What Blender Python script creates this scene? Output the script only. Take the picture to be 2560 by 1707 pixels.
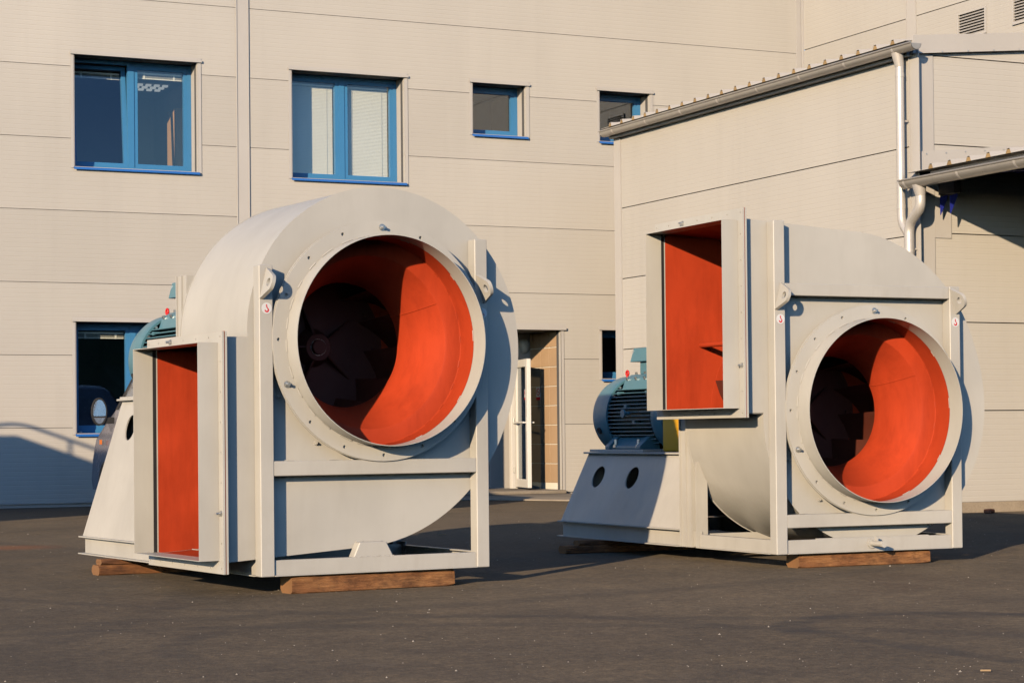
import bpy, bmesh, math, random
from mathutils import Vector, Matrix, Euler

random.seed(7)
S = bpy.context.scene
C = S.collection
for o in list(bpy.data.objects):
    bpy.data.objects.remove(o)

# ------------------------------------------------------------------ camera
YAW, PITCH, ROLL = 0.4448, 0.0142, 0.0098
cd = bpy.data.cameras.new('camera')
cam = bpy.data.objects.new('camera', cd)
C.objects.link(cam)
cd.sensor_width = 36.0
cd.lens = 36.0 * 5246.1 / 2560.0
cd.shift_y = 160.0 / 2560.0
cd.clip_start = 0.1
cd.clip_end = 2000.0
fw = Vector((math.sin(YAW) * math.cos(PITCH), math.cos(YAW) * math.cos(PITCH), math.sin(PITCH)))
rt = Vector((math.cos(YAW), -math.sin(YAW), 0))
upv = rt.cross(fw)
r2 = rt * math.cos(ROLL) - upv * math.sin(ROLL)
u2 = rt * math.sin(ROLL) + upv * math.cos(ROLL)
M = Matrix((r2, u2, -fw)).transposed().to_4x4()
M.translation = Vector((0, 0, 0.924))
cam.matrix_world = M
S.camera = cam

# ------------------------------------------------------------------ sky, sun, exposure
EL, AZ = math.radians(14.7), math.radians(48.0)      # light travels towards azimuth AZ (from +Y to +X)
world = bpy.data.worlds.new('World')
S.world = world
world.use_nodes = True
wn = world.node_tree
sky = wn.nodes.new('ShaderNodeTexSky')
sky.sky_type = 'NISHITA'
sky.sun_disc = False
sky.sun_elevation = EL
sky.sun_rotation = AZ + math.pi
sky.altitude = 200
sky.air_density = 1.0
sky.dust_density = 0.25
sky.ozone_density = 3.5
bg = wn.nodes['Background']
tint = wn.nodes.new('ShaderNodeMix')          # a clear, deep blue evening sky
tint.data_type = 'RGBA'; tint.blend_type = 'MULTIPLY'
tint.inputs[0].default_value = 1.0
tint.inputs[7].default_value = (0.92, 1.04, 1.16, 1)
wn.links.new(sky.outputs[0], tint.inputs[6])
wn.links.new(tint.outputs[2], bg.inputs[0])
bg.inputs[1].default_value = 0.15
sd = bpy.data.lights.new('sun', 'SUN')
sd.energy = 5.0
sd.angle = math.radians(0.53)
sd.color = (1.0, 0.77, 0.51)
sun = bpy.data.objects.new('sun', sd)
C.objects.link(sun)
ldir = Vector((math.sin(AZ) * math.cos(EL), math.cos(AZ) * math.cos(EL), -math.sin(EL)))
sun.rotation_euler = ldir.to_track_quat('-Z', 'Y').to_euler()
sun.location = (-8, -8, 9)
S.view_settings.view_transform = 'Standard'
S.view_settings.look = 'None'
S.view_settings.gamma = 1.0
S.view_settings.exposure = 0.12
S.view_settings.use_curve_mapping = False
S.render.engine = 'CYCLES'
S.cycles.max_bounces = 8
S.cycles.diffuse_bounces = 0
S.cycles.transparent_max_bounces = 12
S.cycles.use_denoising = True

# ------------------------------------------------------------------ materials
MATS = {}


def nodes_of(name):
    m = bpy.data.materials.new(name)
    m.use_nodes = True
    nt = m.node_tree
    return m, nt, nt.nodes, nt.links, nt.nodes['Principled BSDF']


def ramp(nd, lk, src, stops):
    r = nd.new('ShaderNodeValToRGB')
    el = r.color_ramp.elements
    while len(el) < len(stops):
        el.new(0.5)
    for e, (p, c) in zip(el, stops):
        e.position = p
        e.color = (*c, 1) if len(c) == 3 else c
    lk.new(src, r.inputs[0])
    return r


def noise(nd, lk, coord, scale, detail=4, rough=0.55, vscale=None):
    n = nd.new('ShaderNodeTexNoise')
    n.inputs['Scale'].default_value = scale
    n.inputs['Detail'].default_value = detail
    n.inputs['Roughness'].default_value = rough
    if vscale:
        mp = nd.new('ShaderNodeMapping')
        mp.inputs['Scale'].default_value = vscale
        lk.new(coord, mp.inputs['Vector'])
        coord = mp.outputs[0]
    lk.new(coord, n.inputs['Vector'])
    return n


def mixc(nd, lk, fac, a, b, mode='MIX'):
    x = nd.new('ShaderNodeMix')
    x.data_type = 'RGBA'
    x.blend_type = mode
    for sock, v in ((x.inputs[0], fac), (x.inputs[6], a), (x.inputs[7], b)):
        if hasattr(v, 'links'):
            lk.new(v, sock)
        elif isinstance(v, (int, float)):
            sock.default_value = v
        else:
            sock.default_value = (*v, 1)
    return x.outputs[2]


def bump(nd, lk, h, strength, dist, bsdf, prev=None):
    b = nd.new('ShaderNodeBump')
    b.inputs['Strength'].default_value = strength
    b.inputs['Distance'].default_value = dist
    lk.new(h, b.inputs['Height'])
    if prev is not None:
        lk.new(prev, b.inputs['Normal'])
    lk.new(b.outputs[0], bsdf.inputs['Normal'])
    return b.outputs[0]


def paint(name, col, rough=0.4, var=0.05, dirt=0.0, dirtcol=(0.25, 0.2, 0.15), metallic=0.0, wav=0.0015, spec=0.5, streak=0.0):
    m, nt, nd, lk, b = nodes_of(name)
    tc = nd.new('ShaderNodeTexCoord').outputs['Object']
    n1 = noise(nd, lk, tc, 1.7, 5, 0.6)
    lo = tuple(c * (1 - var) for c in col)
    hi = tuple(min(1, c * (1 + var)) for c in col)
    r = ramp(nd, lk, n1.outputs[0], [(0.3, lo), (0.7, hi)])
    c = r.outputs[0]
    if dirt > 0:
        n3 = noise(nd, lk, tc, 9, 6, 0.65, (1, 1, 0.35))
        rd = ramp(nd, lk, n3.outputs[0], [(0.52, (0, 0, 0)), (0.78, (dirt, dirt, dirt))])
        c = mixc(nd, lk, rd.outputs[0], c, dirtcol)
    if streak > 0:                               # runs, smears and wiped dust on sprayed steel
        n4 = noise(nd, lk, tc, 5.5, 6, 0.7, (1.0, 1.0, 0.16))
        rs = ramp(nd, lk, n4.outputs[0], [(0.48, (0, 0, 0)), (0.74, (streak * 2, streak * 2, streak * 2))])
        c = mixc(nd, lk, rs.outputs[0], c, tuple(x * 0.74 for x in dirtcol))
        n5 = noise(nd, lk, tc, 0.9, 4, 0.6)
        rs = ramp(nd, lk, n5.outputs[0], [(0.4, (0.93, 0.93, 0.93)), (0.65, (1.04, 1.04, 1.04))])
        c = mixc(nd, lk, 1.0, c, rs.outputs[0], 'MULTIPLY')
    lk.new(c, b.inputs['Base Color'])
    n2 = noise(nd, lk, tc, 6, 5, 0.6)
    rr = ramp(nd, lk, n2.outputs[0], [(0.3, (rough * 0.8,) * 3), (0.75, (min(1, rough * 1.25),) * 3)])
    lk.new(rr.outputs[0], b.inputs['Roughness'])
    b.inputs['Metallic'].default_value = metallic
    b.inputs['Specular IOR Level'].default_value = spec
    if wav:
        nb = noise(nd, lk, tc, 2.2, 2, 0.5)
        p1 = bump(nd, lk, nb.outputs[0], 0.35, wav * 8, b)
        nf = noise(nd, lk, tc, 260, 2, 0.5)
        bump(nd, lk, nf.outputs[0], 0.12, 0.0006, b, p1)
    MATS[name] = m
    return m


def panel_mat(name, col):
    m, nt, nd, lk, b = nodes_of(name)
    geo = nd.new('ShaderNodeNewGeometry')
    sep = nd.new('ShaderNodeSeparateXYZ')
    lk.new(geo.outputs['Position'], sep.inputs[0])
    mul = nd.new('ShaderNodeMath'); mul.operation = 'MULTIPLY'; mul.inputs[1].default_value = 16.0
    add = nd.new('ShaderNodeMath'); add.operation = 'SUBTRACT'; add.inputs[1].default_value = 0.0895 + 0.03125
    lk.new(sep.outputs[2], add.inputs[0]); lk.new(add.outputs[0], mul.inputs[0])
    fr = nd.new('ShaderNodeMath'); fr.operation = 'FRACT'
    lk.new(mul.outputs[0], fr.inputs[0])
    prof = ramp(nd, lk, fr.outputs[0], [(0.0, (0, 0, 0)), (0.10, (1, 1, 1)), (0.86, (0.9, 0.9, 0.9)), (1.0, (0, 0, 0))])
    tc = geo.outputs['Position']
    n1 = noise(nd, lk, tc, 0.5, 5, 0.6, (1, 1, 0.5))
    lo = tuple(c * 0.95 for c in col); hi = tuple(c * 1.04 for c in col)
    r = ramp(nd, lk, n1.outputs[0], [(0.3, lo), (0.7, hi)])
    # faint rain streaks
    n2 = noise(nd, lk, tc, 3.0, 4, 0.6, (1, 1, 0.06))
    rs = ramp(nd, lk, n2.outputs[0], [(0.55, (0, 0, 0)), (0.85, (0.16, 0.16, 0.16))])
    c = mixc(nd, lk, rs.outputs[0], r.outputs[0], tuple(x * 0.62 for x in col))
    oi = nd.new('ShaderNodeObjectInfo')
    ro = ramp(nd, lk, oi.outputs['Random'], [(0.0, (0.94, 0.94, 0.94)), (1.0, (1.035, 1.035, 1.035))])
    c = mixc(nd, lk, 1.0, c, ro.outputs[0], 'MULTIPLY')
    lk.new(c, b.inputs['Base Color'])
    b.inputs['Roughness'].default_value = 0.42
    b.inputs['Specular IOR Level'].default_value = 0.35
    p = bump(nd, lk, prof.outputs[0], 0.75, 0.0018, b)
    nw = noise(nd, lk, tc, 0.9, 2, 0.5, (0.4, 0.4, 3))
    bump(nd, lk, nw.outputs[0], 0.25, 0.01, b, p)
    MATS[name] = m


GREY = (0.555, 0.54, 0.50)
paint('grey_paint', GREY, 0.38, 0.03, 0.10, (0.40, 0.365, 0.31), wav=0.0018, streak=0.055)
paint('frame_paint', (0.545, 0.528, 0.488), 0.42, 0.04, 0.15, (0.36, 0.32, 0.265), wav=0.0014, streak=0.07)
paint('orange_paint', (0.52, 0.059, 0.020), 0.55, 0.12, 0.30, (0.33, 0.035, 0.014), wav=0.0022, spec=0.12, streak=0.22)
paint('impeller_shade_paint', (0.11, 0.026, 0.015), 0.6, 0.1, 0.2, (0.04, 0.015, 0.01), wav=0)  # orange impeller with the shade inside the casing painted in as dark maroon
paint('red_gasket', (0.42, 0.05, 0.035), 0.6, 0.05, wav=0)
paint('motor_teal', (0.088, 0.225, 0.285), 0.35, 0.08, 0.15, (0.05, 0.1, 0.12), wav=0.0006)
paint('motor_dark', (0.05, 0.11, 0.13), 0.45, 0.08, wav=0)
paint('guard_yellow', (0.80, 0.42, 0.015), 0.4, 0.04, wav=0.0006)
paint('eye_red', (0.65, 0.02, 0.02), 0.4, 0.05, wav=0)
paint('trim_paint', (0.54, 0.52, 0.50), 0.42, 0.03, 0.06, (0.35, 0.3, 0.25), wav=0.0008)
paint('door_white', (0.78, 0.77, 0.74), 0.35, 0.02, 0.05, (0.5, 0.46, 0.4), wav=0.0)
paint('window_blue', (0.055, 0.235, 0.50), 0.32, 0.05, 0.05, (0.05, 0.12, 0.2), wav=0.0)
paint('sill_blue', (0.03, 0.16, 0.55), 0.3, 0.05, wav=0.0)
paint('beam_blue', (0.02, 0.03, 0.30), 0.4, 0.05, wav=0.0)
paint('white_plastic', (0.8, 0.8, 0.78), 0.4, 0.02, wav=0.0)
paint('blind_slat', (0.84, 0.83, 0.75), 0.5, 0.03, wav=0.0)
paint('room_wall', (0.42, 0.41, 0.40), 0.9, 0.04, wav=0.0)
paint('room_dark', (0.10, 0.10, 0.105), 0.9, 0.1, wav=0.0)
paint('board_wood', (0.50, 0.30, 0.14), 0.6, 0.1, wav=0.0)
paint('black_rubber_or_shade', (0.02, 0.02, 0.022), 0.7, 0.1, wav=0.0)  # rubber and black parts, also the painted shade on the canopy beam end
paint('black_void', (0.012, 0.012, 0.012), 0.9, 0.1, wav=0.0)
paint('foam_yellow', (0.34, 0.23, 0.11), 0.9, 0.25, wav=0.0)
paint('zinc', (0.62, 0.62, 0.60), 0.33, 0.08, metallic=0.9, wav=0.0)
paint('gutter_zinc', (0.46, 0.435, 0.40), 0.34, 0.07, 0.2, (0.2, 0.18, 0.15), metallic=0.45, wav=0.001)
paint('pipe_alu', (0.62, 0.59, 0.56), 0.42, 0.05, metallic=0.35, wav=0.0)
paint('van_paint', (0.26, 0.26, 0.33), 0.25, 0.05, metallic=0.6, wav=0.0)
paint('truck_white', (0.6, 0.6, 0.6), 0.4, 0.03, wav=0.0)
paint('lamp_globe', (0.75, 0.74, 0.70), 0.35, 0.02, wav=0.0)
paint('amber', (0.8, 0.2, 0.02), 0.3, 0.02, wav=0.0)
paint('brick_brown', (0.22, 0.08, 0.04), 0.9, 0.2, wav=0.004)
paint('tile_beige', (0.50, 0.345, 0.215), 0.4, 0.07, 0.08, (0.35, 0.24, 0.15), wav=0.0)
paint('grout', (0.85, 0.80, 0.70), 0.9, 0.08, wav=0.0)
paint('sticker_white', (0.72, 0.73, 0.75), 0.4, 0.01, wav=0.0)
paint('sticker_red', (0.62, 0.015, 0.03), 0.4, 0.01, wav=0.0)
paint('sticker_black', (0.03, 0.03, 0.03), 0.5, 0.01, wav=0.0)
paint('pebble', (0.36, 0.32, 0.27), 0.9, 0.3, wav=0.0)
paint('chip_wood', (0.36, 0.25, 0.14), 0.9, 0.2, wav=0.0)
paint('mirror', (0.55, 0.57, 0.58), 0.06, 0.0, metallic=1.0, wav=0.0)
panel_mat('wall_panel', (0.56, 0.537, 0.50))


def concrete(name, col):
    m, nt, nd, lk, b = nodes_of(name)
    tc = nd.new('ShaderNodeTexCoord').outputs['Object']
    n1 = noise(nd, lk, tc, 1.2, 8, 0.65)
    r = ramp(nd, lk, n1.outputs[0], [(0.3, tuple(c * 0.7 for c in col)), (0.7, tuple(c * 1.15 for c in col))])
    n2 = noise(nd, lk, tc, 60, 4, 0.7)
    c = mixc(nd, lk, 0.35, r.outputs[0], n2.outputs[0], 'OVERLAY')
    lk.new(c, b.inputs['Base Color'])
    b.inputs['Roughness'].default_value = 0.9
    bump(nd, lk, n2.outputs[0], 0.5, 0.004, b)
    MATS[name] = m


concrete('concrete', (0.36, 0.31, 0.25))
concrete('plinth', (0.40, 0.33, 0.25))


def glow_mat(name, col, strength):
    m, nt, nd, lk, b = nodes_of(name)
    b.inputs['Base Color'].default_value = (*col, 1)
    b.inputs['Emission Color'].default_value = (*col, 1)
    b.inputs['Emission Strength'].default_value = strength
    MATS[name] = m


glow_mat('lamp_glow', (0.8, 0.8, 0.75), 0.35)


def glass_mat(name='window_glass', tcol=(0.93, 0.96, 0.96, 1)):
    m = bpy.data.materials.new(name)
    m.use_nodes = True
    nt = m.node_tree
    nd, lk = nt.nodes, nt.links
    nd.remove(nd['Principled BSDF'])
    out = nd['Material Output']
    tr = nd.new('ShaderNodeBsdfTransparent'); tr.inputs[0].default_value = tcol
    gl = nd.new('ShaderNodeBsdfGlossy'); gl.inputs['Roughness'].default_value = 0.015
    gl.inputs[0].default_value = (0.9, 0.95, 1.0, 1)
    lw = nd.new('ShaderNodeLayerWeight'); lw.inputs[0].default_value = 0.5
    pw = nd.new('ShaderNodeMath'); pw.operation = 'POWER'; pw.inputs[1].default_value = 4.0; lk.new(lw.outputs['Facing'], pw.inputs[0])
    fr = nd.new('ShaderNodeMath'); fr.operation = 'MULTIPLY_ADD'; fr.inputs[1].default_value = 0.85; fr.inputs[2].default_value = 0.13; lk.new(pw.outputs[0], fr.inputs[0])
    tc = nd.new('ShaderNodeTexCoord').outputs['Object']
    nb = noise(nd, lk, tc, 1.3, 1, 0.4)
    bp = nd.new('ShaderNodeBump'); bp.inputs['Strength'].default_value = 0.06; bp.inputs['Distance'].default_value = 0.02
    lk.new(nb.outputs[0], bp.inputs['Height']); lk.new(bp.outputs[0], gl.inputs['Normal'])
    mx = nd.new('ShaderNodeMixShader')
    lk.new(fr.outputs[0], mx.inputs[0]); lk.new(tr.outputs[0], mx.inputs[1]); lk.new(gl.outputs[0], mx.inputs[2])
    lk.new(mx.outputs[0], out.inputs[0])
    MATS[name] = m


glass_mat()
glass_mat('tinted_glass', (0.28, 0.30, 0.30, 1))


paint('timber_end', (0.27, 0.135, 0.058), 0.85, 0.3, 0.5, (0.16, 0.07, 0.03), wav=0.004)


def wood_mat():
    m, nt, nd, lk, b = nodes_of('timber')
    tc = nd.new('ShaderNodeTexCoord').outputs['Object']
    n0 = noise(nd, lk, tc, 1.6, 6, 0.62, (1.2, 6, 6))
    n1 = noise(nd, lk, tc, 9, 8, 0.7, (1, 14, 14))
    n2 = noise(nd, lk, tc, 5.0, 5, 0.65, (1.2, 2.5, 2.5))
    r = ramp(nd, lk, n0.outputs[0], [(0.25, (0.15, 0.06, 0.024)), (0.45, (0.32, 0.135, 0.05)), (0.62, (0.46, 0.22, 0.085)), (0.8, (0.58, 0.34, 0.15))])
    g = ramp(nd, lk, n1.outputs[0], [(0.34, (0.45, 0.4, 0.35)), (0.62, (1, 1, 1))])
    c = mixc(nd, lk, 0.85, r.outputs[0], g.outputs[0], 'MULTIPLY')
    st = ramp(nd, lk, n2.outputs[0], [(0.50, (0, 0, 0)), (0.68, (0.75, 0.75, 0.75))])
    gaps = noise(nd, lk, tc, 26, 3, 0.6, (0.12, 1, 1))
    sp = ramp(nd, lk, gaps.outputs[0], [(0.26, (0.95, 0.95, 0.95)), (0.34, (0, 0, 0))])
    c = mixc(nd, lk, sp.outputs[0], c, (0.03, 0.015, 0.008))
    c = mixc(nd, lk, st.outputs[0], c, (0.07, 0.028, 0.013))
    lk.new(c, b.inputs['Base Color'])
    b.inputs['Roughness'].default_value = 0.78
    bump(nd, lk, n1.outputs[0], 0.9, 0.012, b)
    MATS['timber'] = m


wood_mat()


def asphalt_mat():
    m, nt, nd, lk, b = nodes_of('asphalt')
    geo = nd.new('ShaderNodeNewGeometry')
    P = geo.outputs['Position']
    n1 = noise(nd, lk, P, 0.22, 6, 0.6)
    n2 = noise(nd, lk, P, 1.7, 6, 0.68)
    n3 = noise(nd, lk, P, 95, 3, 0.75)
    n4 = noise(nd, lk, P, 320, 2, 0.6)
    base = ramp(nd, lk, n1.outputs[0], [(0.3, (0.064, 0.052, 0.039)), (0.7, (0.094, 0.077, 0.058))])
    mid = ramp(nd, lk, n2.outputs[0], [(0.25, (0.66, 0.66, 0.66)), (0.5, (0.98, 0.98, 0.98)), (0.75, (1.3, 1.28, 1.24))])
    c = mixc(nd, lk, 1.0, base.outputs[0], mid.outputs[0], 'MULTIPLY')
    n7 = noise(nd, lk, P, 13, 6, 0.8)
    g7 = ramp(nd, lk, n7.outputs[0], [(0.30, (0.62, 0.62, 0.62)), (0.5, (1.0, 1.0, 1.0)), (0.72, (1.55, 1.5, 1.42))])
    c = mixc(nd, lk, 0.9, c, g7.outputs[0], 'MULTIPLY')
    n9 = noise(nd, lk, P, 36, 4, 0.75)
    g9 = ramp(nd, lk, n9.outputs[0], [(0.30, (0.42, 0.42, 0.42)), (0.48, (0.95, 0.95, 0.95)), (0.62, (1.35, 1.3, 1.22)), (0.78, (2.6, 2.45, 2.2))])
    c = mixc(nd, lk, 0.6, c, g9.outputs[0], 'MULTIPLY')
    gr = ramp(nd, lk, n3.outputs[0], [(0.25, (0.45, 0.45, 0.45)), (0.55, (1.0, 1.0, 1.0)), (0.82, (2.1, 2.0, 1.85))])
    c = mixc(nd, lk, 0.8, c, gr.outputs[0], 'MULTIPLY')
    # worn pale scuffs
    n5 = noise(nd, lk, P, 2.6, 7, 0.75, (1.4, 0.5, 1))
    sc = ramp(nd, lk, n5.outputs[0], [(0.60, (0, 0, 0)), (0.80, (0.38, 0.38, 0.38))])
    c = mixc(nd, lk, sc.outputs[0], c, (0.17, 0.148, 0.125))
    # tyre marks: arcs of rubber
    jit = noise(nd, lk, P, 5.0, 4, 0.6)

    def arc(cx, cy, rad, wid, strength, acent=None, aspan=None):
        sub = nd.new('ShaderNodeVectorMath'); sub.operation = 'SUBTRACT'; sub.inputs[1].default_value = (cx, cy, 0)
        lk.new(P, sub.inputs[0])
        ln = nd.new('ShaderNodeVectorMath'); ln.operation = 'LENGTH'
        lk.new(sub.outputs[0], ln.inputs[0])
        d = nd.new('ShaderNodeMath'); d.operation = 'SUBTRACT'; d.inputs[1].default_value = rad
        lk.new(ln.outputs['Value'], d.inputs[0])
        a = nd.new('ShaderNodeMath'); a.operation = 'ABSOLUTE'; lk.new(d.outputs[0], a.inputs[0])
        mr = nd.new('ShaderNodeMapRange'); mr.interpolation_type = 'SMOOTHSTEP'
        mr.inputs['From Min'].default_value = wid * 0.45; mr.inputs['From Max'].default_value = wid
        mr.inputs['To Min'].default_value = strength; mr.inputs['To Max'].default_value = 0
        lk.new(a.outputs[0], mr.inputs['Value'])
        o = mr.outputs[0]
        mj = nd.new('ShaderNodeMath'); mj.operation = 'MULTIPLY'
        jr = ramp(nd, lk, jit.outputs[0], [(0.30, (0.15,) * 3), (0.62, (1,) * 3)])
        lk.new(o, mj.inputs[0]); lk.new(jr.outputs[0], mj.inputs[1])
        if acent is None:
            return mj.outputs[0]
        sy = nd.new('ShaderNodeSeparateXYZ'); lk.new(P, sy.inputs[0])      # only the part of the arc beyond y = acent (or short of it)
        mk = nd.new('ShaderNodeMapRange'); mk.interpolation_type = 'SMOOTHSTEP'
        mk.inputs['From Min'].default_value = acent; mk.inputs['From Max'].default_value = acent + aspan
        lk.new(sy.outputs[1], mk.inputs['Value'])
        m2 = nd.new('ShaderNodeMath'); m2.operation = 'MULTIPLY'
        lk.new(mj.outputs[0], m2.inputs[0]); lk.new(mk.outputs[0], m2.inputs[1])
        return m2.outputs[0]
    for args in ((6.15, 8.08, 0.76, 0.13, 0.85, 7.9, 0.4), (17.4, 7.2, 11.97, 0.10, 0.75, 8.5, -0.4), (1.5, 4.5, 5.6, 0.13, 0.45), (3.9, 8.6, 1.35, 0.11, 0.5, 8.2, 0.6),
                 (9.5, 15.5, 7.6, 0.12, 0.45), (-6.0, 16.0, 10.4, 0.17, 0.4), (3.0, 22.0, 11.6, 0.18, 0.4)):
        f = arc(*args)
        c = mixc(nd, lk, f, c, (0.032, 0.029, 0.027))
    # oil stains and darker patches
    n8 = noise(nd, lk, P, 0.75, 5, 0.55)
    st = ramp(nd, lk, n8.outputs[0], [(0.58, (0, 0, 0)), (0.70, (0.45, 0.45, 0.45))])
    c = mixc(nd, lk, st.outputs[0], c, (0.045, 0.039, 0.033))
    # rust stain
    sub = nd.new('ShaderNodeVectorMath'); sub.operation = 'DISTANCE'; sub.inputs[1].default_value = (3.85, 18.2, 0)
    lk.new(P, sub.inputs[0])
    mr = nd.new('ShaderNodeMapRange'); mr.inputs['From Min'].default_value = 0.1; mr.inputs['From Max'].default_value = 0.55
    mr.inputs['To Min'].default_value = 0.55; mr.inputs['To Max'].default_value = 0
    lk.new(sub.outputs['Value'], mr.inputs['Value'])
    c = mixc(nd, lk, mr.outputs[0], c, (0.16, 0.06, 0.025))
    lk.new(c, b.inputs['Base Color'])
    rr = ramp(nd, lk, n2.outputs[0], [(0.3, (0.72,) * 3), (0.7, (0.92,) * 3)])
    lk.new(rr.outputs[0], b.inputs['Roughness'])
    b.inputs['Specular IOR Level'].default_value = 0.3
    b.inputs['Diffuse Roughness'].default_value = 1.0
    p = bump(nd, lk, n3.outputs[0], 0.6, 0.007, b)
    p = bump(nd, lk, n4.outputs[0], 0.35, 0.003, b, p)
    n6 = noise(nd, lk, P, 0.8, 3, 0.5)
    bump(nd, lk, n6.outputs[0], 0.5, 0.05, b, p)
    MATS['asphalt'] = m


asphalt_mat()


# ------------------------------------------------------------------ mesh helpers
TINY = {'rivet', 'weld_bead', 'cowl_clip', 'screw', 'saddle_bolt', 'stud', 'drain_cap', 'ceiling_louvre', 'box_screw', 'foot_bolt', 'fin_boss', 'hook_symbol'}      # rows of pieces a few pixels across


class MB:
    def __init__(self):
        self.v, self.f, self.m = [], [], []

    def add(self, vs, fs, mat=0):
        o = len(self.v)
        self.v += [tuple(p) for p in vs]
        for f in fs:
            self.f.append(tuple(o + i for i in f)); self.m.append(mat)

    def box(self, x0, x1, y0, y1, z0, z1, mat=0):
        vs = [(x0, y0, z0), (x1, y0, z0), (x1, y1, z0), (x0, y1, z0), (x0, y0, z1), (x1, y0, z1), (x1, y1, z1), (x0, y1, z1)]
        self.add(vs, [(0, 3, 2, 1), (4, 5, 6, 7), (0, 1, 5, 4), (1, 2, 6, 5), (2, 3, 7, 6), (3, 0, 4, 7)], mat)
        return self

    def hexa(self, vs, mat=0):
        self.add(vs, [(0, 3, 2, 1), (4, 5, 6, 7), (0, 1, 5, 4), (1, 2, 6, 5), (2, 3, 7, 6), (3, 0, 4, 7)], mat)
        return self

    def prism(self, poly, fn, a, b, mat=0):
        """convex-or-not polygon (p,q) swept from a to b; fn(p,q,t)->xyz"""
        n = len(poly)
        vs = [fn(p, q, a) for p, q in poly] + [fn(p, q, b) for p, q in poly]
        fs = [tuple(range(n - 1, -1, -1)), tuple(range(n, 2 * n))]
        fs += [(i, (i + 1) % n, n + (i + 1) % n, n + i) for i in range(n)]
        self.add(vs, fs, mat)
        return self

    def lathe(self, prof, fn, seg=64, mat=0, close=False):
        """prof: list of (t, r, [mat]); fn(t, r*cos, r*sin)->xyz"""
        n = len(prof)
        vs = []
        for k in range(seg):
            a = 2 * math.pi * k / seg
            for p in prof:
                vs.append(fn(p[0], p[1] * math.cos(a), p[1] * math.sin(a)))
        o = len(self.v)
        self.v += vs
        rng = n if close else n - 1
        for k in range(seg):
            k2 = (k + 1) % seg
            for i in range(rng):
                j = (i + 1) % n
                self.f.append((o + k * n + i, o + k2 * n + i, o + k2 * n + j, o + k * n + j))
                self.m.append(prof[i][2] if len(prof[i]) > 2 else mat)
        return self

    def cyl(self, p0, p1, r, seg=12, mat=0, r1=None):
        p0, p1 = Vector(p0), Vector(p1)
        d = (p1 - p0).normalized()
        a = d.orthogonal().normalized(); b = d.cross(a)
        r1 = r if r1 is None else r1
        vs = []
        for p, rr in ((p0, r), (p1, r1)):
            for k in range(seg):
                t = 2 * math.pi * k / seg
                vs.append(p + a * rr * math.cos(t) + b * rr * math.sin(t))
        fs = [tuple(range(seg - 1, -1, -1)), tuple(range(seg, 2 * seg))]
        fs += [(k, (k + 1) % seg, seg + (k + 1) % seg, seg + k) for k in range(seg)]
        self.add(vs, fs, mat)
        return self

    def tube(self, path, r, seg=12, mat=0):
        pts = [Vector(p) for p in path]
        n = len(pts)
        tang = [(pts[min(i + 1, n - 1)] - pts[max(i - 1, 0)]).normalized() for i in range(n)]
        a = tang[0].orthogonal().normalized()
        vs = []
        for i in range(n):
            a = (a - tang[i] * a.dot(tang[i])).normalized()
            b = tang[i].cross(a)
            for k in range(seg):
                t = 2 * math.pi * k / seg
                vs.append(pts[i] + a * r * math.cos(t) + b * r * math.sin(t))
        fs = []
        for i in range(n - 1):
            for k in range(seg):
                k2 = (k + 1) % seg
                fs.append((i * seg + k, i * seg + k2, (i + 1) * seg + k2, (i + 1) * seg + k))
        fs += [tuple(range(seg - 1, -1, -1)), tuple((n - 1) * seg + k for k in range(seg))]
        self.add(vs, fs, mat)
        return self

    def sweep(self, prof, y0, y1, fn, mat=0):
        """open 2D profile extruded, as a sheet (fn(p,q,t))"""
        n = len(prof)
        vs = [fn(p, q, y0) for p, q in prof] + [fn(p, q, y1) for p, q in prof]
        self.add(vs, [(i, i + 1, n + i + 1, n + i) for i in range(n - 1)], mat)
        return self

    def sheet_holes(self, outer, holes, fn, t0, t1, mats=(0, 0, 0)):
        """plate with holes: loops of (p,q); swept t0..t1; mats = (t0 face, t1 face, rims)"""
        bm = bmesh.new()
        loops = []
        for lp in [outer] + holes:
            vs = [bm.verts.new((p, q, 0)) for p, q in lp]
            es = [bm.edges.new((vs[i], vs[(i + 1) % len(vs)])) for i in range(len(vs))]
            loops.append((vs, es))
        bm.verts.index_update()
        bmesh.ops.triangle_fill(bm, use_beauty=True, use_dissolve=False, edges=bm.edges[:])
        bm.verts.ensure_lookup_table(); bm.verts.index_update()
        pts = [(v.co.x, v.co.y) for v in bm.verts]
        tris = [[v.index for v in f.verts] for f in bm.faces]
        lidx = [[v.index for v in vs] for vs, es in loops]
        bm.free()
        o = len(self.v); n = len(pts)
        self.v += [fn(p, q, t0) for p, q in pts] + [fn(p, q, t1) for p, q in pts]
        for t in tris:
            self.f.append(tuple(o + i for i in t)); self.m.append(mats[0])
            self.f.append(tuple(o + n + i for i in reversed(t))); self.m.append(mats[1])
        for lp in lidx:
            for i in range(len(lp)):
                a, b = lp[i], lp[(i + 1) % len(lp)]
                self.f.append((o + a, o + b, o + n + b, o + n + a)); self.m.append(mats[2])
        return self

    def build(self, name, mats, parent=None, smooth=None, bevel=0.0, seg=2):
        me = bpy.data.meshes.new(name)
        me.from_pydata(self.v, [], self.f)
        if isinstance(mats, str):
            mats = [mats]
        for k in mats:
            me.materials.append(MATS[k])
        for p, mi in zip(me.polygons, self.m):
            p.material_index = mi
        bm = bmesh.new(); bm.from_mesh(me)
        bmesh.ops.recalc_face_normals(bm, faces=bm.faces[:])
        if bevel > 0:
            es = [e for e in bm.edges if len(e.link_faces) == 2 and e.calc_face_angle(0) > 0.6]
            bmesh.ops.bevel(bm, geom=es, offset=bevel, segments=1 if bevel <= 0.006 else seg, affect='EDGES', profile=0.6, clamp_overlap=True)
        bm.to_mesh(me); bm.free()
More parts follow.
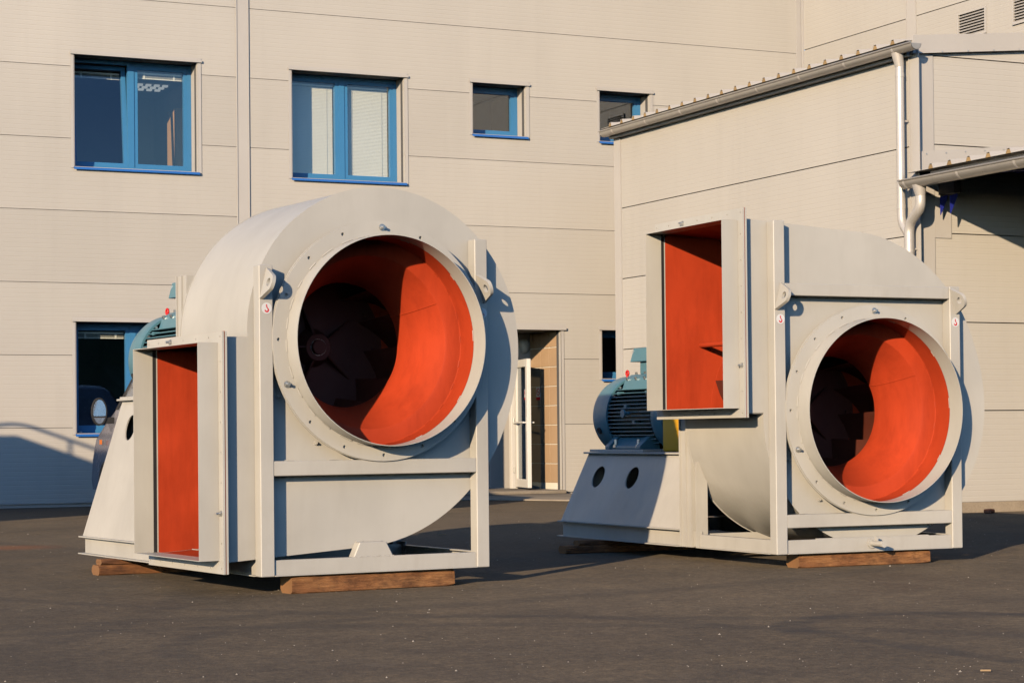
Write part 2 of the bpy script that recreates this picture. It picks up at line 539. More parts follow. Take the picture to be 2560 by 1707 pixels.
        if smooth is not None or bevel > 0.009:
            for p in me.polygons:
                p.use_smooth = True
            me.set_sharp_from_angle(angle=math.radians(smooth if smooth is not None else 25))
        ob = bpy.data.objects.new(name, me)
        C.objects.link(ob)
        if parent is not None:
            ob.parent = parent
        if name in TINY:
            ob['kind'] = 'stuff'
        return ob


def tag(o, label, cat, group=None):
    o['label'] = label; o['category'] = cat
    if group:
        o['group'] = group
    return o


def thing(name, label, cat, loc=(0, 0, 0), rz=0.0, group=None):
    o = bpy.data.objects.new(name, None)
    o.empty_display_size = 0.2
    C.objects.link(o)
    o.location = loc; o.rotation_euler = (0, 0, rz)
    return tag(o, label, cat, group)


def dup(ob, parent, loc=None, name=None):
    c = ob.copy(); C.objects.link(c); c.parent = parent
    if loc is not None:
        c.location = loc
    return c


def circ(cx, cy, r, n=24, ph=0.0):
    return [(cx + r * math.cos(ph + 2 * math.pi * k / n), cy + r * math.sin(ph + 2 * math.pi * k / n)) for k in range(n)]


XZ = lambda p, q, t: (p, t, q)      # profile in x,z swept along y
YZ = lambda p, q, t: (t, p, q)      # profile in y,z swept along x
XY = lambda p, q, t: (p, q, t)

# ================================================================== SETTING
g = MB(); g.add([(-300, -300, 0), (300, -300, 0), (300, 300, 0), (-300, 300, 0)], [(0, 1, 2, 3)])
ground = g.build('ground', 'asphalt'); ground['kind'] = 'structure'

hm = MB()  # unseen wooded ridge behind the camera, added to darken the window reflections
rgh = random.Random(3)
nx_, ny_ = 90, 8
for i in range(nx_ + 1):
    for j in range(ny_ + 1):
        x = -25 + 190 * i / nx_; t = j / ny_
        h = (9.5 + 3.0 * math.sin(x * 0.07) + 1.6 * math.sin(x * 0.23 + 1)) * math.sin(math.pi * min(t * 0.62, 0.5) / 1.0 if t < 0.81 else math.pi * 0.5) * (1.0 if t < 0.95 else 0.9)
        hm.v.append((x + rgh.uniform(-0.7, 0.7), -48 - 26 * t - x * 0.12 + rgh.uniform(-0.8, 0.8), -0.3 + max(0.0, h + (rgh.uniform(-1.3, 1.3) if j else 0))))
for i in range(nx_):
    for j in range(ny_):
        o_ = i * (ny_ + 1) + j
        hm.f.append((o_, o_ + 1, o_ + ny_ + 2, o_ + ny_ + 1)); hm.m.append(0)
paint('woodland', (0.035, 0.055, 0.022), 0.9, 0.35, wav=0)
hl = hm.build('reflection_hills', 'woodland'); hl['kind'] = 'structure'

YB, XS, YF, X5 = 28.768, 14.21, 19.258, 19.006
RZ = 0.0895

# concrete apron by the entrance
a = MB()
a.prism([(9.2, 28.75), (10.6, 28.0), (12.35, 27.35), (13.2, 25.95), (14.18, 25.2), (18.9, 25.2), (18.9, 28.75)], XY, 0.004, 0.028)
ap = a.build('pavement', 'concrete', bevel=0.01); ap['kind'] = 'structure'


def cells(x0, x1, z0, z1, holes):
    xs = sorted({x0, x1, *[min(max(h[i], x0), x1) for h in holes for i in (0, 1)]})
    zs = sorted({z0, z1, *[min(max(h[i], z0), z1) for h in holes for i in (2, 3)]})
    return xs, zs


def cut_panel(mb, x0, x1, z0, z1, holes, fn, d0, d1, mat=0):
    """a panel (p along the wall, q up) from depth d0 to d1 with rectangular holes cut out; fn(p,q,d)"""
    xs, zs = cells(x0, x1, z0, z1, holes)
    nx, nz = len(xs) - 1, len(zs) - 1

    def solid(i, k):
        if i < 0 or k < 0 or i >= nx or k >= nz:
            return False
        cx, cz = (xs[i] + xs[i + 1]) / 2, (zs[k] + zs[k + 1]) / 2
        return not any(h[0] < cx < h[1] and h[2] < cz < h[3] for h in holes)
    for i in range(nx):
        for k in range(nz):
            if not solid(i, k):
                continue
            p0, p1, q0, q1 = xs[i], xs[i + 1], zs[k], zs[k + 1]
            mb.add([fn(p0, q0, d0), fn(p1, q0, d0), fn(p1, q1, d0), fn(p0, q1, d0)], [(0, 1, 2, 3)], mat)
            mb.add([fn(p0, q0, d1), fn(p1, q0, d1), fn(p1, q1, d1), fn(p0, q1, d1)], [(3, 2, 1, 0)], mat)
            for (di, dk, e) in ((-1, 0, ((p0, q0), (p0, q1))), (1, 0, ((p1, q0), (p1, q1))), (0, -1, ((p0, q0), (p1, q0))), (0, 1, ((p0, q1), (p1, q1)))):
                if not solid(i + di, k + dk):
                    (a0, b0), (a1, b1) = e
                    mb.add([fn(a0, b0, d0), fn(a1, b1, d0), fn(a1, b1, d1), fn(a0, b0, d1)], [(0, 1, 2, 3)], mat)


def spans_between(b0, b1, z0, z1, holes):
    full = sorted((h[0], h[1]) for h in holes if h[2] <= z0 and h[3] >= z1 and h[1] > b0 and h[0] < b1)
    out, p = [], b0
    for h0, h1 in full:
        if h0 > p:
            out.append((p, h0))
        p = max(p, h1)
    if p < b1:
        out.append((p, b1))
    return out


# ------------------------------------------------------------------ office building (back wall)
office = thing('office_building', 'long beige panel-clad office building with blue windows across the back', 'building', (8, YB, 0))
OW = lambda mb, name, mats, parent=office, **k: None


def rel(mb, base):
    mb.v = [(x - base[0], y - base[1], z - base[2]) for x, y, z in mb.v]
    return mb


OB = (8, YB, 0)
HOLES = []
WINS = [  # x0, x1, z0, z1, kind
    (7.045, 8.805, 4.705, 6.262, 'tilt'),
    (10.225, 11.985, 4.69, 6.255, 'blind'),
    (13.105, 13.995, 5.48, 6.255, 'small'),
    (15.27, 16.16, 5.48, 6.265, 'small'),
    (7.045, 8.805, 1.01, 2.56, 'low'),
    (15.27, 16.16, 1.79, 2.545, 'small'),
    (10.225, 11.985, 1.01, 2.56, 'low'),
    (2.5, 4.26, 1.01, 2.56, 'low'),
    (2.5, 4.26, 4.70, 6.26, 'low'),
]
DOOR = (12.55, 14.548, -1, 2.53)
HOLES = [w[:4] for w in WINS] + [DOOR]
bays = [(-9.0, 0.52), (0.70, 9.385), (9.565, 18.93)]
for (b0, b1) in bays:
    for k in range(0, 10):
        z0 = 0.07 if k == 0 else RZ + k + 0.0035
        z1 = RZ + k + 1 - 0.0035
        for (c0, c1) in spans_between(b0, b1, z0, z1, HOLES):
            mb = MB()
            cut_panel(mb, c0, c1, z0, z1, HOLES, XZ, YB, YB + 0.06)
            rel(mb, OB).build('wall_panel', 'wall_panel', office)
# core is buried behind the panels, showing only in the joints
mb2 = MB(); cut_panel(mb2, -9, 18.95, 0.0, 10.1, HOLES, XZ, YB + 0.0605, YB + 0.14)
rel(mb2, OB).build('wall_core', 'room_dark', office)
for x0, x1 in ((0.50, 0.72), (9.381, 9.569)):
    mb = MB()
    mb.box(x0, x1, YB - 0.012, YB - 0.0005, 0.07, 10.1)
    mb.box(x0, x0 + 0.012, YB - 0.022, YB - 0.0125, 0.07, 10.1); mb.box(x1 - 0.012, x1, YB - 0.022, YB - 0.0125, 0.07, 10.1)
    rel(mb, OB).build('joint_cover', 'trim_paint', office)
for x0, x1 in ((-9, 12.5), (14.6, 18.93)):
    mb = MB(); mb.box(x0, x1, YB - 0.028, YB - 0.0005, 0.052, 0.069); mb.box(x0, x1, YB + 0.004, YB + 0.1, 0.0, 0.052)
    rel(mb, OB).build('base_flashing', 'trim_paint', office)


def make_window(x0, x1, z0, z1, kind):
    dep = 0.30                      # reveal depth to the frame
    yf = YB + dep
    w = x1 - x0; two = w > 1.2
    bs = (x0, YB, z0)

    def sub(mb, name, mats, parent, **k):
        return rel(mb, bs).build(name, mats, parent, **k)
    fr = MB(); t = 0.055
    fr.box(x0, x1, yf, yf + 0.07, z0, z0 + t); fr.box(x0, x1, yf, yf + 0.07, z1 - t, z1)
    fr.box(x0, x0 + t, yf, yf + 0.07, z0 + t, z1 - t); fr.box(x1 - t, x1, yf, yf + 0.07, z0 + t, z1 - t)
    xm = (x0 + x1) / 2
    if two:
        fr.box(xm - 0.045, xm + 0.045, yf, yf + 0.07, z0 + t, z1 - t)
    win = sub(fr, 'window', 'window_blue', office)
    win.location = (x0 - OB[0], 0, z0)
    # reveal lining, head flashing, jamb trims
    rv = MB()
    rv.box(x0 - 0.012, x0 - 0.001, YB - 0.004, yf + 0.1, z0, z1)
    rv.box(x1 + 0.001, x1 + 0.012, YB - 0.004, yf + 0.1, z0, z1)
    rv.box(x0 - 0.012, x1 + 0.012, YB - 0.004, yf + 0.1, z1 + 0.001, z1 + 0.012)
    rv.box(x0 - 0.012, x1 + 0.012, YB + 0.004, yf + 0.1, z0 - 0.012, z0 - 0.001)
    sub(rv, 'reveal', 'trim_paint', win)
    tr = MB()
    tr.box(x0 - 0.062, x1 + 0.062, YB - 0.035, YB - 0.001, z1 + 0.014, z1 + 0.028)
    tr.box(x0 - 0.062, x1 + 0.062, YB - 0.035, YB - 0.023, z1 - 0.004, z1 + 0.0135)
    tr.box(x0 - 0.055, x1 + 0.055, YB - 0.010, YB - 0.001, z1 + 0.0285, z1 + 0.06)
    for xa in (x0 - 0.055, x1 + 0.013):
        tr.box(xa, xa + 0.042, YB - 0.010, YB - 0.001, z0 - 0.02, z1 + 0.013)
    sub(tr, 'surround_trim', 'trim_paint', win)
    si = MB()
    si.hexa([(x0 - 0.02, YB - 0.045, z0 - 0.028), (x1 + 0.02, YB - 0.045, z0 - 0.028), (x1 + 0.02, yf - 0.001, z0 - 0.004), (x0 - 0.02, yf - 0.001, z0 - 0.004),
             (x0 - 0.02, YB - 0.045, z0 - 0.012), (x1 + 0.02, YB - 0.045, z0 - 0.012), (x1 + 0.02, yf - 0.001, z0 + 0.012), (x0 - 0.02, yf - 0.001, z0 + 0.012)])
    si.box(x0 - 0.02, x1 + 0.02, YB - 0.0455, YB - 0.040, z0 - 0.045, z0 - 0.028)
    sub(si, 'sill', 'sill_blue', win)
    cap = MB()
    for xc in (x0 + 0.13, x1 - 0.13):
        cap.box(xc - 0.02, xc + 0.02, yf - 0.008, yf - 0.001, z0 + 0.012, z0 + 0.028)
    sub(cap, 'drain_cap', 'white_plastic', win)
    # sashes
    spans = [(x0 + t - 0.012, xm - 0.038), (xm + 0.038, x1 - t + 0.012)] if two else [(x0 + t - 0.012, x1 - t + 0.012)]
    for i, (s0, s1) in enumerate(spans):
        sz0, sz1 = z0 + t - 0.005, z1 - t + 0.012
        rot = math.radians(6.0) if (kind == 'tilt' and i == 0) else 0.0
        sb = (s0, yf + 0.02, sz0)
        ft = 0.062
        sh = MB()
        sh.box(s0, s1, yf + 0.012, yf + 0.08, sz0, sz0 + ft); sh.box(s0, s1, yf + 0.012, yf + 0.08, sz1 - ft, sz1)
        sh.box(s0, s0 + ft, yf + 0.012, yf + 0.08, sz0 + ft, sz1 - ft); sh.box(s1 - ft, s1, yf + 0.012, yf + 0.08, sz0 + ft, sz1 - ft)
        o = rel(sh, sb).build('sash', 'window_blue', win)
        o.location = (sb[0] - bs[0], sb[1] - bs[1], sb[2] - bs[2]); o.rotation_euler = (-rot, 0, 0)
        pn = MB(); pn.add([(s0 + ft - 0.005, yf + 0.04, sz0 + ft - 0.005), (s1 - ft + 0.005, yf + 0.04, sz0 + ft - 0.005), (s1 - ft + 0.005, yf + 0.04, sz1 - ft + 0.005), (s0 + ft - 0.005, yf + 0.04, sz1 - ft + 0.005)], [(0, 1, 2, 3)])
        o = rel(pn, sb).build('pane', 'window_glass', win)
        o.location = (sb[0] - bs[0], sb[1] - bs[1], sb[2] - bs[2]); o.rotation_euler = (-rot, 0, 0)
        hr = MB()
        hz = sz1 - ft - 0.02
        hr.box(s0 + ft + 0.005, s1 - ft - 0.005, yf + 0.095, yf + 0.125, hz - 0.028, hz)
        if kind in ('tilt', 'low'):
            for q in range(7):
                hr.box(s0 + ft + 0.005, s1 - ft - 0.005, yf + 0.096, yf + 0.121, hz - 0.040 - q * 0.006, hz - 0.038 - q * 0.006)
            hr.box(s0 + ft + 0.005, s1 - ft - 0.005, yf + 0.094, yf + 0.124, hz - 0.092, hz - 0.078)
            for xc in (s0 + ft + 0.12, s1 - ft - 0.12):
                hr.box(xc - 0.014, xc + 0.014, yf + 0.090, yf + 0.0935, hz - 0.095, hz)
        if kind != 'small':
            o = rel(hr, sb).build('blind_rail', 'blind_slat', win)
            o.location = (sb[0] - bs[0], sb[1] - bs[1], sb[2] - bs[2]); o.rotation_euler = (-rot, 0, 0)
        if kind == 'blind':
            sl = MB()
            n = int((hz - 0.03 - sz0 - ft) / 0.021)
            for q in range(n):
                zz = hz - 0.045 - q * 0.021
                sl.add([(s0 + ft + 0.006, yf + 0.103, zz - 0.0112), (s1 - ft - 0.006, yf + 0.103, zz - 0.0112), (s1 - ft - 0.006, yf + 0.111, zz + 0.0102), (s0 + ft + 0.006, yf + 0.111, zz + 0.0102)], [(0, 1, 2, 3)])
            for xc in (s0 + ft + 0.10, s1 - ft - 0.10):
                sl.box(xc - 0.002, xc + 0.002, yf + 0.0945, yf + 0.0965, sz0 + ft, hz)
            o = rel(sl, sb).build('blind_slats', 'blind_slat', win); o['kind'] = 'stuff'
            o.location = (sb[0] - bs[0], sb[1] - bs[1], sb[2] - bs[2])
    # the room behind
    rm = MB()
    d1 = yf + 3.4; rx0, rx1, rz0, rz1 = x0 - 1.0, x1 + 0.9, z0 - 0.75, z1 + 0.05
    if kind == 'small':
        rx0, rx1, rz0, d1 = x0 - 0.3, x1 + 0.3, z0 - 0.8, yf + 1.6
    ya = yf + 0.13
    rm.add([(rx0, ya, rz0), (rx1, ya, rz0), (rx1, d1, rz0), (rx0, d1, rz0), (rx0, ya, rz1), (rx1, ya, rz1), (rx1, d1, rz1), (rx0, d1, rz1)],
           [(0, 1, 2, 3), (7, 6, 5, 4), (1, 2, 6, 5), (3, 2, 6, 7), (0, 3, 7, 4)])
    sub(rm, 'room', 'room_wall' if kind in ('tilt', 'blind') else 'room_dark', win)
    if kind == 'tilt':
        bd = MB(); bd.box(x1 + 0.02, x1 + 0.50, yf + 0.85, yf + 1.3, z0 - 0.75, z0 + 1.08)
        sub(bd, 'cupboard', 'board_wood', win, bevel=0.006)
        cl = MB()
        for i in range(4):
            for j in range(3):
                cl.box(xm + 0.66 + i * 0.13, xm + 0.735 + i * 0.13, yf + 2.0 + j * 0.21, yf + 2.07 + j * 0.21, rz1 - 0.03, rz1 - 0.004)
        sub(cl, 'ceiling_louvre', 'lamp_glow', win)
    return win


for wi in WINS:
    make_window(*wi)

# entrance recess
dx0, dx1, dzt = DOOR[0], DOOR[1], DOOR[3]
YD = 29.85
rc = MB()
rc.box(dx0, 13.13, YD, YD + 0.08, 0.0, dzt); rc.box(14.31, dx1 + 0.1, YD, YD + 0.08, 0.0, dzt); rc.box(13.13, 14.31, YD, YD + 0.08, 2.16, dzt)
rc.box(dx0 - 0.1, dx0, YB + 0.142, YD + 0.08, 0.0, dzt)
rec = rel(rc, OB).build('entrance_recess', 'trim_paint', office)
sf = MB(); sf.box(dx0 - 0.1, dx1 + 0.1, YB - 0.001, YD + 0.08, dzt + 0.001, dzt + 0.1)
rel(sf, OB).build('entrance_soffit', 'trim_paint', office)
ht = MB(); ht.box(dx0 - 0.08, dx1 + 0.085, YB - 0.045, YB - 0.0015, dzt + 0.0015, dzt + 0.04)
ht.box(dx1 + 0.001, dx1 + 0.055, YB - 0.010, YB - 0.001, 0.06, dzt)
ht.box(dx1 + 0.0005, dx1 + 0.008, YB - 0.01, YB + 0.09, 0.05, dzt)
ht.box(dx0 - 0.012, dx0 - 0.0005, YB - 0.01, YB + 0.1415, 0.05, dzt); ht.box(dx0 - 0.06, dx0 - 0.0125, YB - 0.010, YB - 0.001, 0.06, dzt)
rel(ht, OB).build('entrance_trim', 'trim_paint', office)
sp = MB(); sp.box(dx0 - 0.2, dx1 + 0.02, YB - 0.12, YD + 0.6, 0.03, 0.085)
rel(sp, OB).build('entrance_step', 'concrete', office, bevel=0.012)
gw = MB(); gw.box(dx1 + 0.012, dx1 + 0.1, YB + 0.092, YD - 0.001, 0.04, dzt - 0.001)
grout = rel(gw, OB).build('tiled_wall', 'grout', office)
grout_l = grout
tile = MB(); tile.box(0.0, 0.010, 0.0, 0.297, 0.0, 0.297)
tile0 = None
row0 = 2.286
for k in range(-1, 8):
    zb = row0 - 0.2995 * (k + 1)
    for j in range(4):
        y0 = YB + 0.095 + j * 0.31
        if y0 > YD - 0.05:
            continue
        hgt = min(dzt - 0.003, zb + 0.287) - zb
        if zb < 0.09:
            continue
        mb = MB(); mb.box(dx1 + 0.002, dx1 + 0.0118, y0, min(y0 + 0.294, YD - 0.004), zb, zb + hgt)
        rel(mb, OB).build('tile', 'tile_beige', grout, bevel=0.0015, seg=1)
# door room behind
dr = MB()
dr.add([(12.9, YD + 0.081, 0.0855), (14.5, YD + 0.081, 0.0855), (14.5, YD + 0.5, 0.0855), (12.9, YD + 0.5, 0.0855), (12.9, YD + 0.081, 2.6), (14.5, YD + 0.081, 2.6), (14.5, YD + 0.5, 2.6), (12.9, YD + 0.5, 2.6)],
       [(0, 1, 2, 3), (7, 6, 5, 4), (1, 2, 6, 5), (3, 2, 6, 7), (0, 3, 7, 4)])
rel(dr, OB).build('hallway', 'trim_paint', office)
df = MB()
df.box(14.20, 14.309, YD - 0.03, YD + 0.06, 0.087, 2.15); df.box(13.14, 13.22, YD - 0.03, YD + 0.06, 0.087, 2.15); df.box(13.22, 14.20, YD - 0.03, YD + 0.06, 2.08, 2.15)
rel(df, OB).build('door_frame', 'door_white', office, bevel=0.004)
# open door leaf, swung out square to the wall
lx0, lx1, ly0, ly1, lz0, lz1 = 14.125, 14.19, 28.955, 29.80, 0.115, 2.10
DBs = (14.16, 29.8, 0.115)
dl = MB()
dl.box(lx0, lx1, ly0, ly0 + 0.115, lz0, lz1); dl.box(lx0, lx1, ly1 - 0.115, ly1, lz0, lz1)
dl.box(lx0, lx1, ly0 + 0.115, ly1 - 0.115, lz0, lz0 + 0.13); dl.box(lx0, lx1, ly0 + 0.115, ly1 - 0.115, lz1 - 0.12, lz1)
door = rel(dl, DBs).build('door', 'door_white', office, bevel=0.005)
door.location = (14.285 - OB[0], DBs[1] - OB[1], DBs[2]); door.rotation_euler = (0, 0, math.radians(-12.3))
mb = MB(); mb.box(14.155, 14.163, ly0 + 0.11, ly1 - 0.11, lz0 + 0.125, lz1 - 0.115)
rel(mb, DBs).build('pane', 'tinted_glass', door)
mb = MB(); mb.box(lx0 - 0.004, lx0 - 0.0005, ly0 + 0.035, ly0 + 0.075, 0.98, 1.20); mb.tube([(lx0, ly0 + 0.055, 1.12), (lx0 - 0.05, ly0 + 0.055, 1.12), (lx0 - 0.055, ly0 + 0.18, 1.12)], 0.011, 8)
mb.tube([(lx1, ly0 + 0.055, 1.12), (lx1 + 0.05, ly0 + 0.055, 1.12), (lx1 + 0.055, ly0 + 0.18, 1.12)], 0.011, 8)
rel(mb, DBs).build('handle', 'white_plastic', door, smooth=40)
mb = MB(); mb.cyl((lx0 - 0.03, ly0 + 0.115, 1.12), (lx0 - 0.03, ly1 - 0.115, 1.12), 0.016, 10)
rel(mb, DBs).build('push_bar', 'white_plastic', door, smooth=40)
for z in (0.38, 1.15, 1.92):
    mb = MB(); mb.cyl((lx0 - 0.012, ly1 + 0.006, z - 0.045), (lx0 - 0.012, ly1 + 0.006, z + 0.045), 0.016, 10)
    rel(mb, DBs).build('hinge', 'zinc', door, smooth=40)
# oval bulkhead lamp above the door
mb = MB()
n1, n2 = 10, 20
vs = []
for i in range(n1 + 1):
    ph = math.pi / 2 * i / n1
    for k in range(n2):
        th = 2 * math.pi * k / n2
        vs.append((14.44 + 0.085 * math.cos(ph) * math.cos(th), YD - 0.012 - 0.085 * math.sin(ph), 2.33 + 0.12 * math.cos(ph) * math.sin(th)))
fs = [(i * n2 + k, i * n2 + (k + 1) % n2, (i + 1) * n2 + (k + 1) % n2, (i + 1) * n2 + k) for i in range(n1) for k in range(n2)]
mb.add(vs, fs)
tag(mb.build('bulkhead_lamp', 'lamp_globe', smooth=60), 'oval white unlit lamp on the wall above the open door', 'lamp')


def sign_no(name, label, loc, w, h, rotz, full=True):
    t = thing(name, label, 'sign', loc, rotz)
    p = MB(); p.box(-w / 2, w / 2, -0.003, 0, 0, h); p.build('plate', 'sticker_white', t)
    rr = w * 0.40
    zc = h - w * 0.52
    p = MB()
    p.sheet_holes(circ(0, zc, rr, 28), [circ(0, zc, rr * 0.76, 28)], XZ, -0.0045, -0.0032)
    d = rr * 0.82; q = rr * 0.11
    c_, s_ = math.cos(math.radians(-45)), math.sin(math.radians(-45))
    cs = [(-d, -q), (d, -q), (d, q), (-d, q)]
    p.prism([(x * c_ - z * s_, zc + x * s_ + z * c_) for x, z in cs], XZ, -0.0049, -0.0046)
    p.build('prohibition_ring', 'sticker_red', t)
    p = MB()
    p.prism([(-rr * 0.5, zc - rr * 0.12), (rr * 0.42, zc - rr * 0.12), (rr * 0.42, zc + rr * 0.06), (-rr * 0.5, zc + rr * 0.06)], XZ, -0.0042, -0.0031)
    p.build('pictogram', 'sticker_black', t)
    if full:
        p = MB(); p.box(-w * 0.5 + 0.001, w * 0.5 - 0.001, -0.0045, -0.0031, 0.001, h * 0.24); p.build('red_band', 'sticker_red', t)
    return t


sign_no('prohibition_sign', 'small red and white no-smoking sign on the beige tiled wall', (dx1 + 0.001, 29.555, 1.472), 0.145, 0.205, -math.pi / 2)
sign_no('prohibition_sticker', 'small sign on the glass of the open white door', (14.130, 29.165, 1.47), 0.09, 0.16, math.radians(-102.3))

# ------------------------------------------------------------------ tall hall behind the lean-to
hall = thing('hall_building', 'tall beige panel-clad hall rising behind the lower workshop roof', 'building', (X5, 24, 0))
HB = (X5, 24, 0)
HY = lambda p, q, d: (X5 + d, p, q)
vents = [(24.03, 24.625, 6.62, 6.95), (22.80, 23.39, 6.62, 6.95)]
for (b0, b1) in ((14.0, 25.665), (25.90, 28.70)):
    for k in range(0, 12):
        mb = MB(); cut_panel(mb, b0, b1, RZ + 0.05 + k + 0.006, RZ + 0.05 + k + 1 - 0.006, vents, HY, 0.0, 0.06)
        rel(mb, HB).build('wall_panel', 'wall_panel', hall)
mb = MB(); cut_panel(mb, 14.0, 28.75, 0, 12.1, vents, HY, 0.0605, 0.12); rel(mb, HB).build('wall_core', 'room_dark', hall)
for y0, y1 in ((25.66, 25.905), (28.69, 28.766)):
    mb = MB(); mb.box(X5 - 0.012, X5 - 0.0005, y0, y1, 0, 12.1); mb.box(X5 - 0.02, X5 - 0.0125, y0, y0 + 0.012, 0, 12.1); mb.box(X5 - 0.02, X5 - 0.0125, y1 - 0.012, y1, 0, 12.1)
    rel(mb, HB).build('joint_cover', 'trim_paint', hall)
mb = MB(); mb.box(18.90, X5 - 0.021, YB - 0.02, YB - 0.001, 5.0, 10.1); rel(mb, HB).build('corner_trim', 'trim_paint', hall)
for (y0, y1, z0, z1) in vents:
    fr = MB()
    fr.box(X5 - 0.03, X5 + 0.01, y0 - 0.03, y1 + 0.03, z0 - 0.03, z0); fr.box(X5 - 0.03, X5 + 0.01, y0 - 0.03, y1 + 0.03, z1, z1 + 0.03)
    fr.box(X5 - 0.03, X5 + 0.01, y0 - 0.03, y0, z0, z1); fr.box(X5 - 0.03, X5 + 0.01, y1, y1 + 0.03, z0, z1)
    bs = (X5, (y0 + y1) / 2, z0)
    v = rel(fr, bs).build('vent', 'trim_paint', hall); v.location = (0, bs[1] - 24, z0)
    mb = MB(); mb.box(X5 + 0.05, X5 + 0.06, y0, y1, z0, z1); rel(mb, bs).build('duct_back', 'black_void', v)
    n = 8
    for i in range(n):
        zz = z0 + (i + 0.5) * (z1 - z0) / n
        mb = MB(); mb.hexa([(X5 - 0.026, y0, zz - 0.020), (X5 + 0.02, y0, zz + 0.014), (X5 + 0.02, y1, zz + 0.014), (X5 - 0.026, y1, zz - 0.020),
                            (X5 - 0.026, y0, zz - 0.015), (X5 + 0.02, y0, zz + 0.019), (X5 + 0.02, y1, zz + 0.019), (X5 - 0.026, y1, zz - 0.015)])
        rel(mb, bs).build('louvre', 'trim_paint', v)

# ------------------------------------------------------------------ workshop lean-to
shop = thing('workshop_building', 'low beige panel-clad workshop with sloping ribbed roof on the right', 'building', (XS, 22, 0))
SB = (XS, 22, 0)
YE = 26.33
SX = lambda p, q, d: (XS + d, p, q)
for k in range(-1, 5):
    z0 = 1.1235 + k + 0.006 if k >= 0 else 0.12
    z1 = min(1.1235 + k + 1 - 0.006, 5.19)
    mb = MB(); cut_panel(mb, 19.325, 26.13, z0, z1, [], SX, 0, 0.06); rel(mb, SB).build('wall_panel', 'wall_panel', shop)
mb = MB(); mb.box(XS + 0.0605, XS + 0.12, YF + 0.13, YE - 0.13, 0, 5.2); rel(mb, SB).build('wall_core', 'room_dark', shop)
for y0, y1 in ((26.128, YE), (19.15, 19.327)):
    mb = MB(); mb.box(XS - 0.012, XS - 0.0005, y0, y1, 0.1, 5.19)
    e0 = y0 if y0 > 20 else y1 - 0.02
    mb.box(XS - 0.02, XS - 0.0125, e0, e0 + 0.02, 0.1, 5.19)
    rel(mb, SB).build('corner_trim', 'trim_paint', shop)
SL = 0.092                                             # roof pitch
zr = lambda x: 5.288 + SL * (x - 14.08)
zsl = lambda x: 5.155 + SL * (x - 14.24)


def gable(mb, x0, x1, z0, z1):                          # panel clipped under the sloping verge
    if z1 <= zsl(x0):
        mb.box(x0, x1, YF, YF + 0.06, z0, z1)
    else:
        pl = [(x0, z0), (x1, z0)]
        if zsl(x1) >= z1:
            xa = 14.24 + (z1 - 5.155) / SL
            pl += [(x1, z1), (max(xa, x0), z1)]
            if xa > x0:
                pl += [(x0, max(z0, zsl(x0)))]
        else:
            pl += [(x1, max(z0 + 0.001, zsl(x1))), (x0, max(z0 + 0.0005, zsl(x0)))]
        mb.prism(pl, XZ, YF, YF + 0.06)


for k in range(0, 6):
    z0 = 0.12 if k == 0 else 0.155 + k + 0.006
    z1 = 0.155 + k + 1 - 0.006
    if z0 > zsl(X5):
        continue
    mb = MB(); gable(mb, 14.47, X5 - 0.01, z0, z1); rel(mb, SB).build('wall_panel', 'wall_panel', shop)
mb = MB(); mb.box(14.3, X5 - 0.02, YF + 0.0605, YF + 0.12, 0, 5.1); rel(mb, SB).build('wall_core', 'room_dark', shop)
mb = MB(); mb.box(14.212, 14.472, YF - 0.012, YF - 0.0005, 0.1, 5.16); mb.box(14.24, 14.25, YF - 0.03, YF - 0.0125, 0.1, 5.16)
rel(mb, SB).build('corner_trim', 'trim_paint', shop)
mb = MB()
mb.hexa([(14.16, YF - 0.07, zsl(14.16) - 0.0), (X5 - 0.01, YF - 0.07, zsl(X5)), (X5 - 0.01, YF - 0.013, zsl(X5)), (14.16, YF - 0.013, zsl(14.16)),
         (14.16, YF - 0.07, zsl(14.16) + 0.205), (X5 - 0.01, YF - 0.07, zsl(X5) + 0.205), (X5 - 0.01, YF - 0.013, zsl(X5) + 0.205), (14.16, YF - 0.013, zsl(14.16) + 0.205)])
verge = rel(mb, SB).build('verge_flashing', 'trim_paint', shop)
mb = MB()
for i in range(8):
    x = 14.56 + i * 0.36
    mb.cyl((x, YF - 0.074, zsl(x) + 0.012), (x, YF - 0.0695, zsl(x) + 0.012), 0.010, 8)
rel(mb, SB).build('screw', 'zinc', verge)
for (x0, x1, y0, y1) in ((14.15, 18.9, YF - 0.02, YF - 0.0005),):
    mb = MB(); mb.box(x0, x1, y0, y1, 0.0, 0.118); rel(mb, SB).build('plinth', 'plinth', shop)
mb = MB(); mb.box(XS - 0.01, XS + 0.06, YF, YE, 0, 0.118); rel(mb, SB).build('plinth', 'plinth', shop)
# rear end wall
mb = MB(); mb.prism([(XS, 0), (X5 - 0.03, 0), (X5 - 0.03, 5.55), (XS, 5.19)], XZ, YE - 0.001, YE - 0.12); rel(mb, SB).build('end_wall', 'wall_panel', shop)


def rib_profile(y0, y1, ribs, h):
    pr = [(y0, 0)]
    for r in ribs:
        pr += [(r - 0.045, 0), (r - 0.022, h), (r + 0.022, h), (r + 0.045, 0)]
    pr += [(y1, 0)]
    return pr


def ribbed_roof(mb, prof, x0, x1, zf, th=0.004):
    n = len(prof)
    vs = [(x0, p, zf(x0) + q) for p, q in prof] + [(x1, p, zf(x1) + q) for p, q in prof]
    vs += [(x0, p, zf(x0) + q - th) for p, q in prof] + [(x1, p, zf(x1) + q - th) for p, q in prof]
    fs = []
    for i in range(n - 1):
        fs += [(i, i + 1, n + i + 1, n + i), (2 * n + i, 3 * n + i, 3 * n + i + 1, 2 * n + i + 1), (i, 2 * n + i, 2 * n + i + 1, i + 1)]
    mb.add(vs, fs)


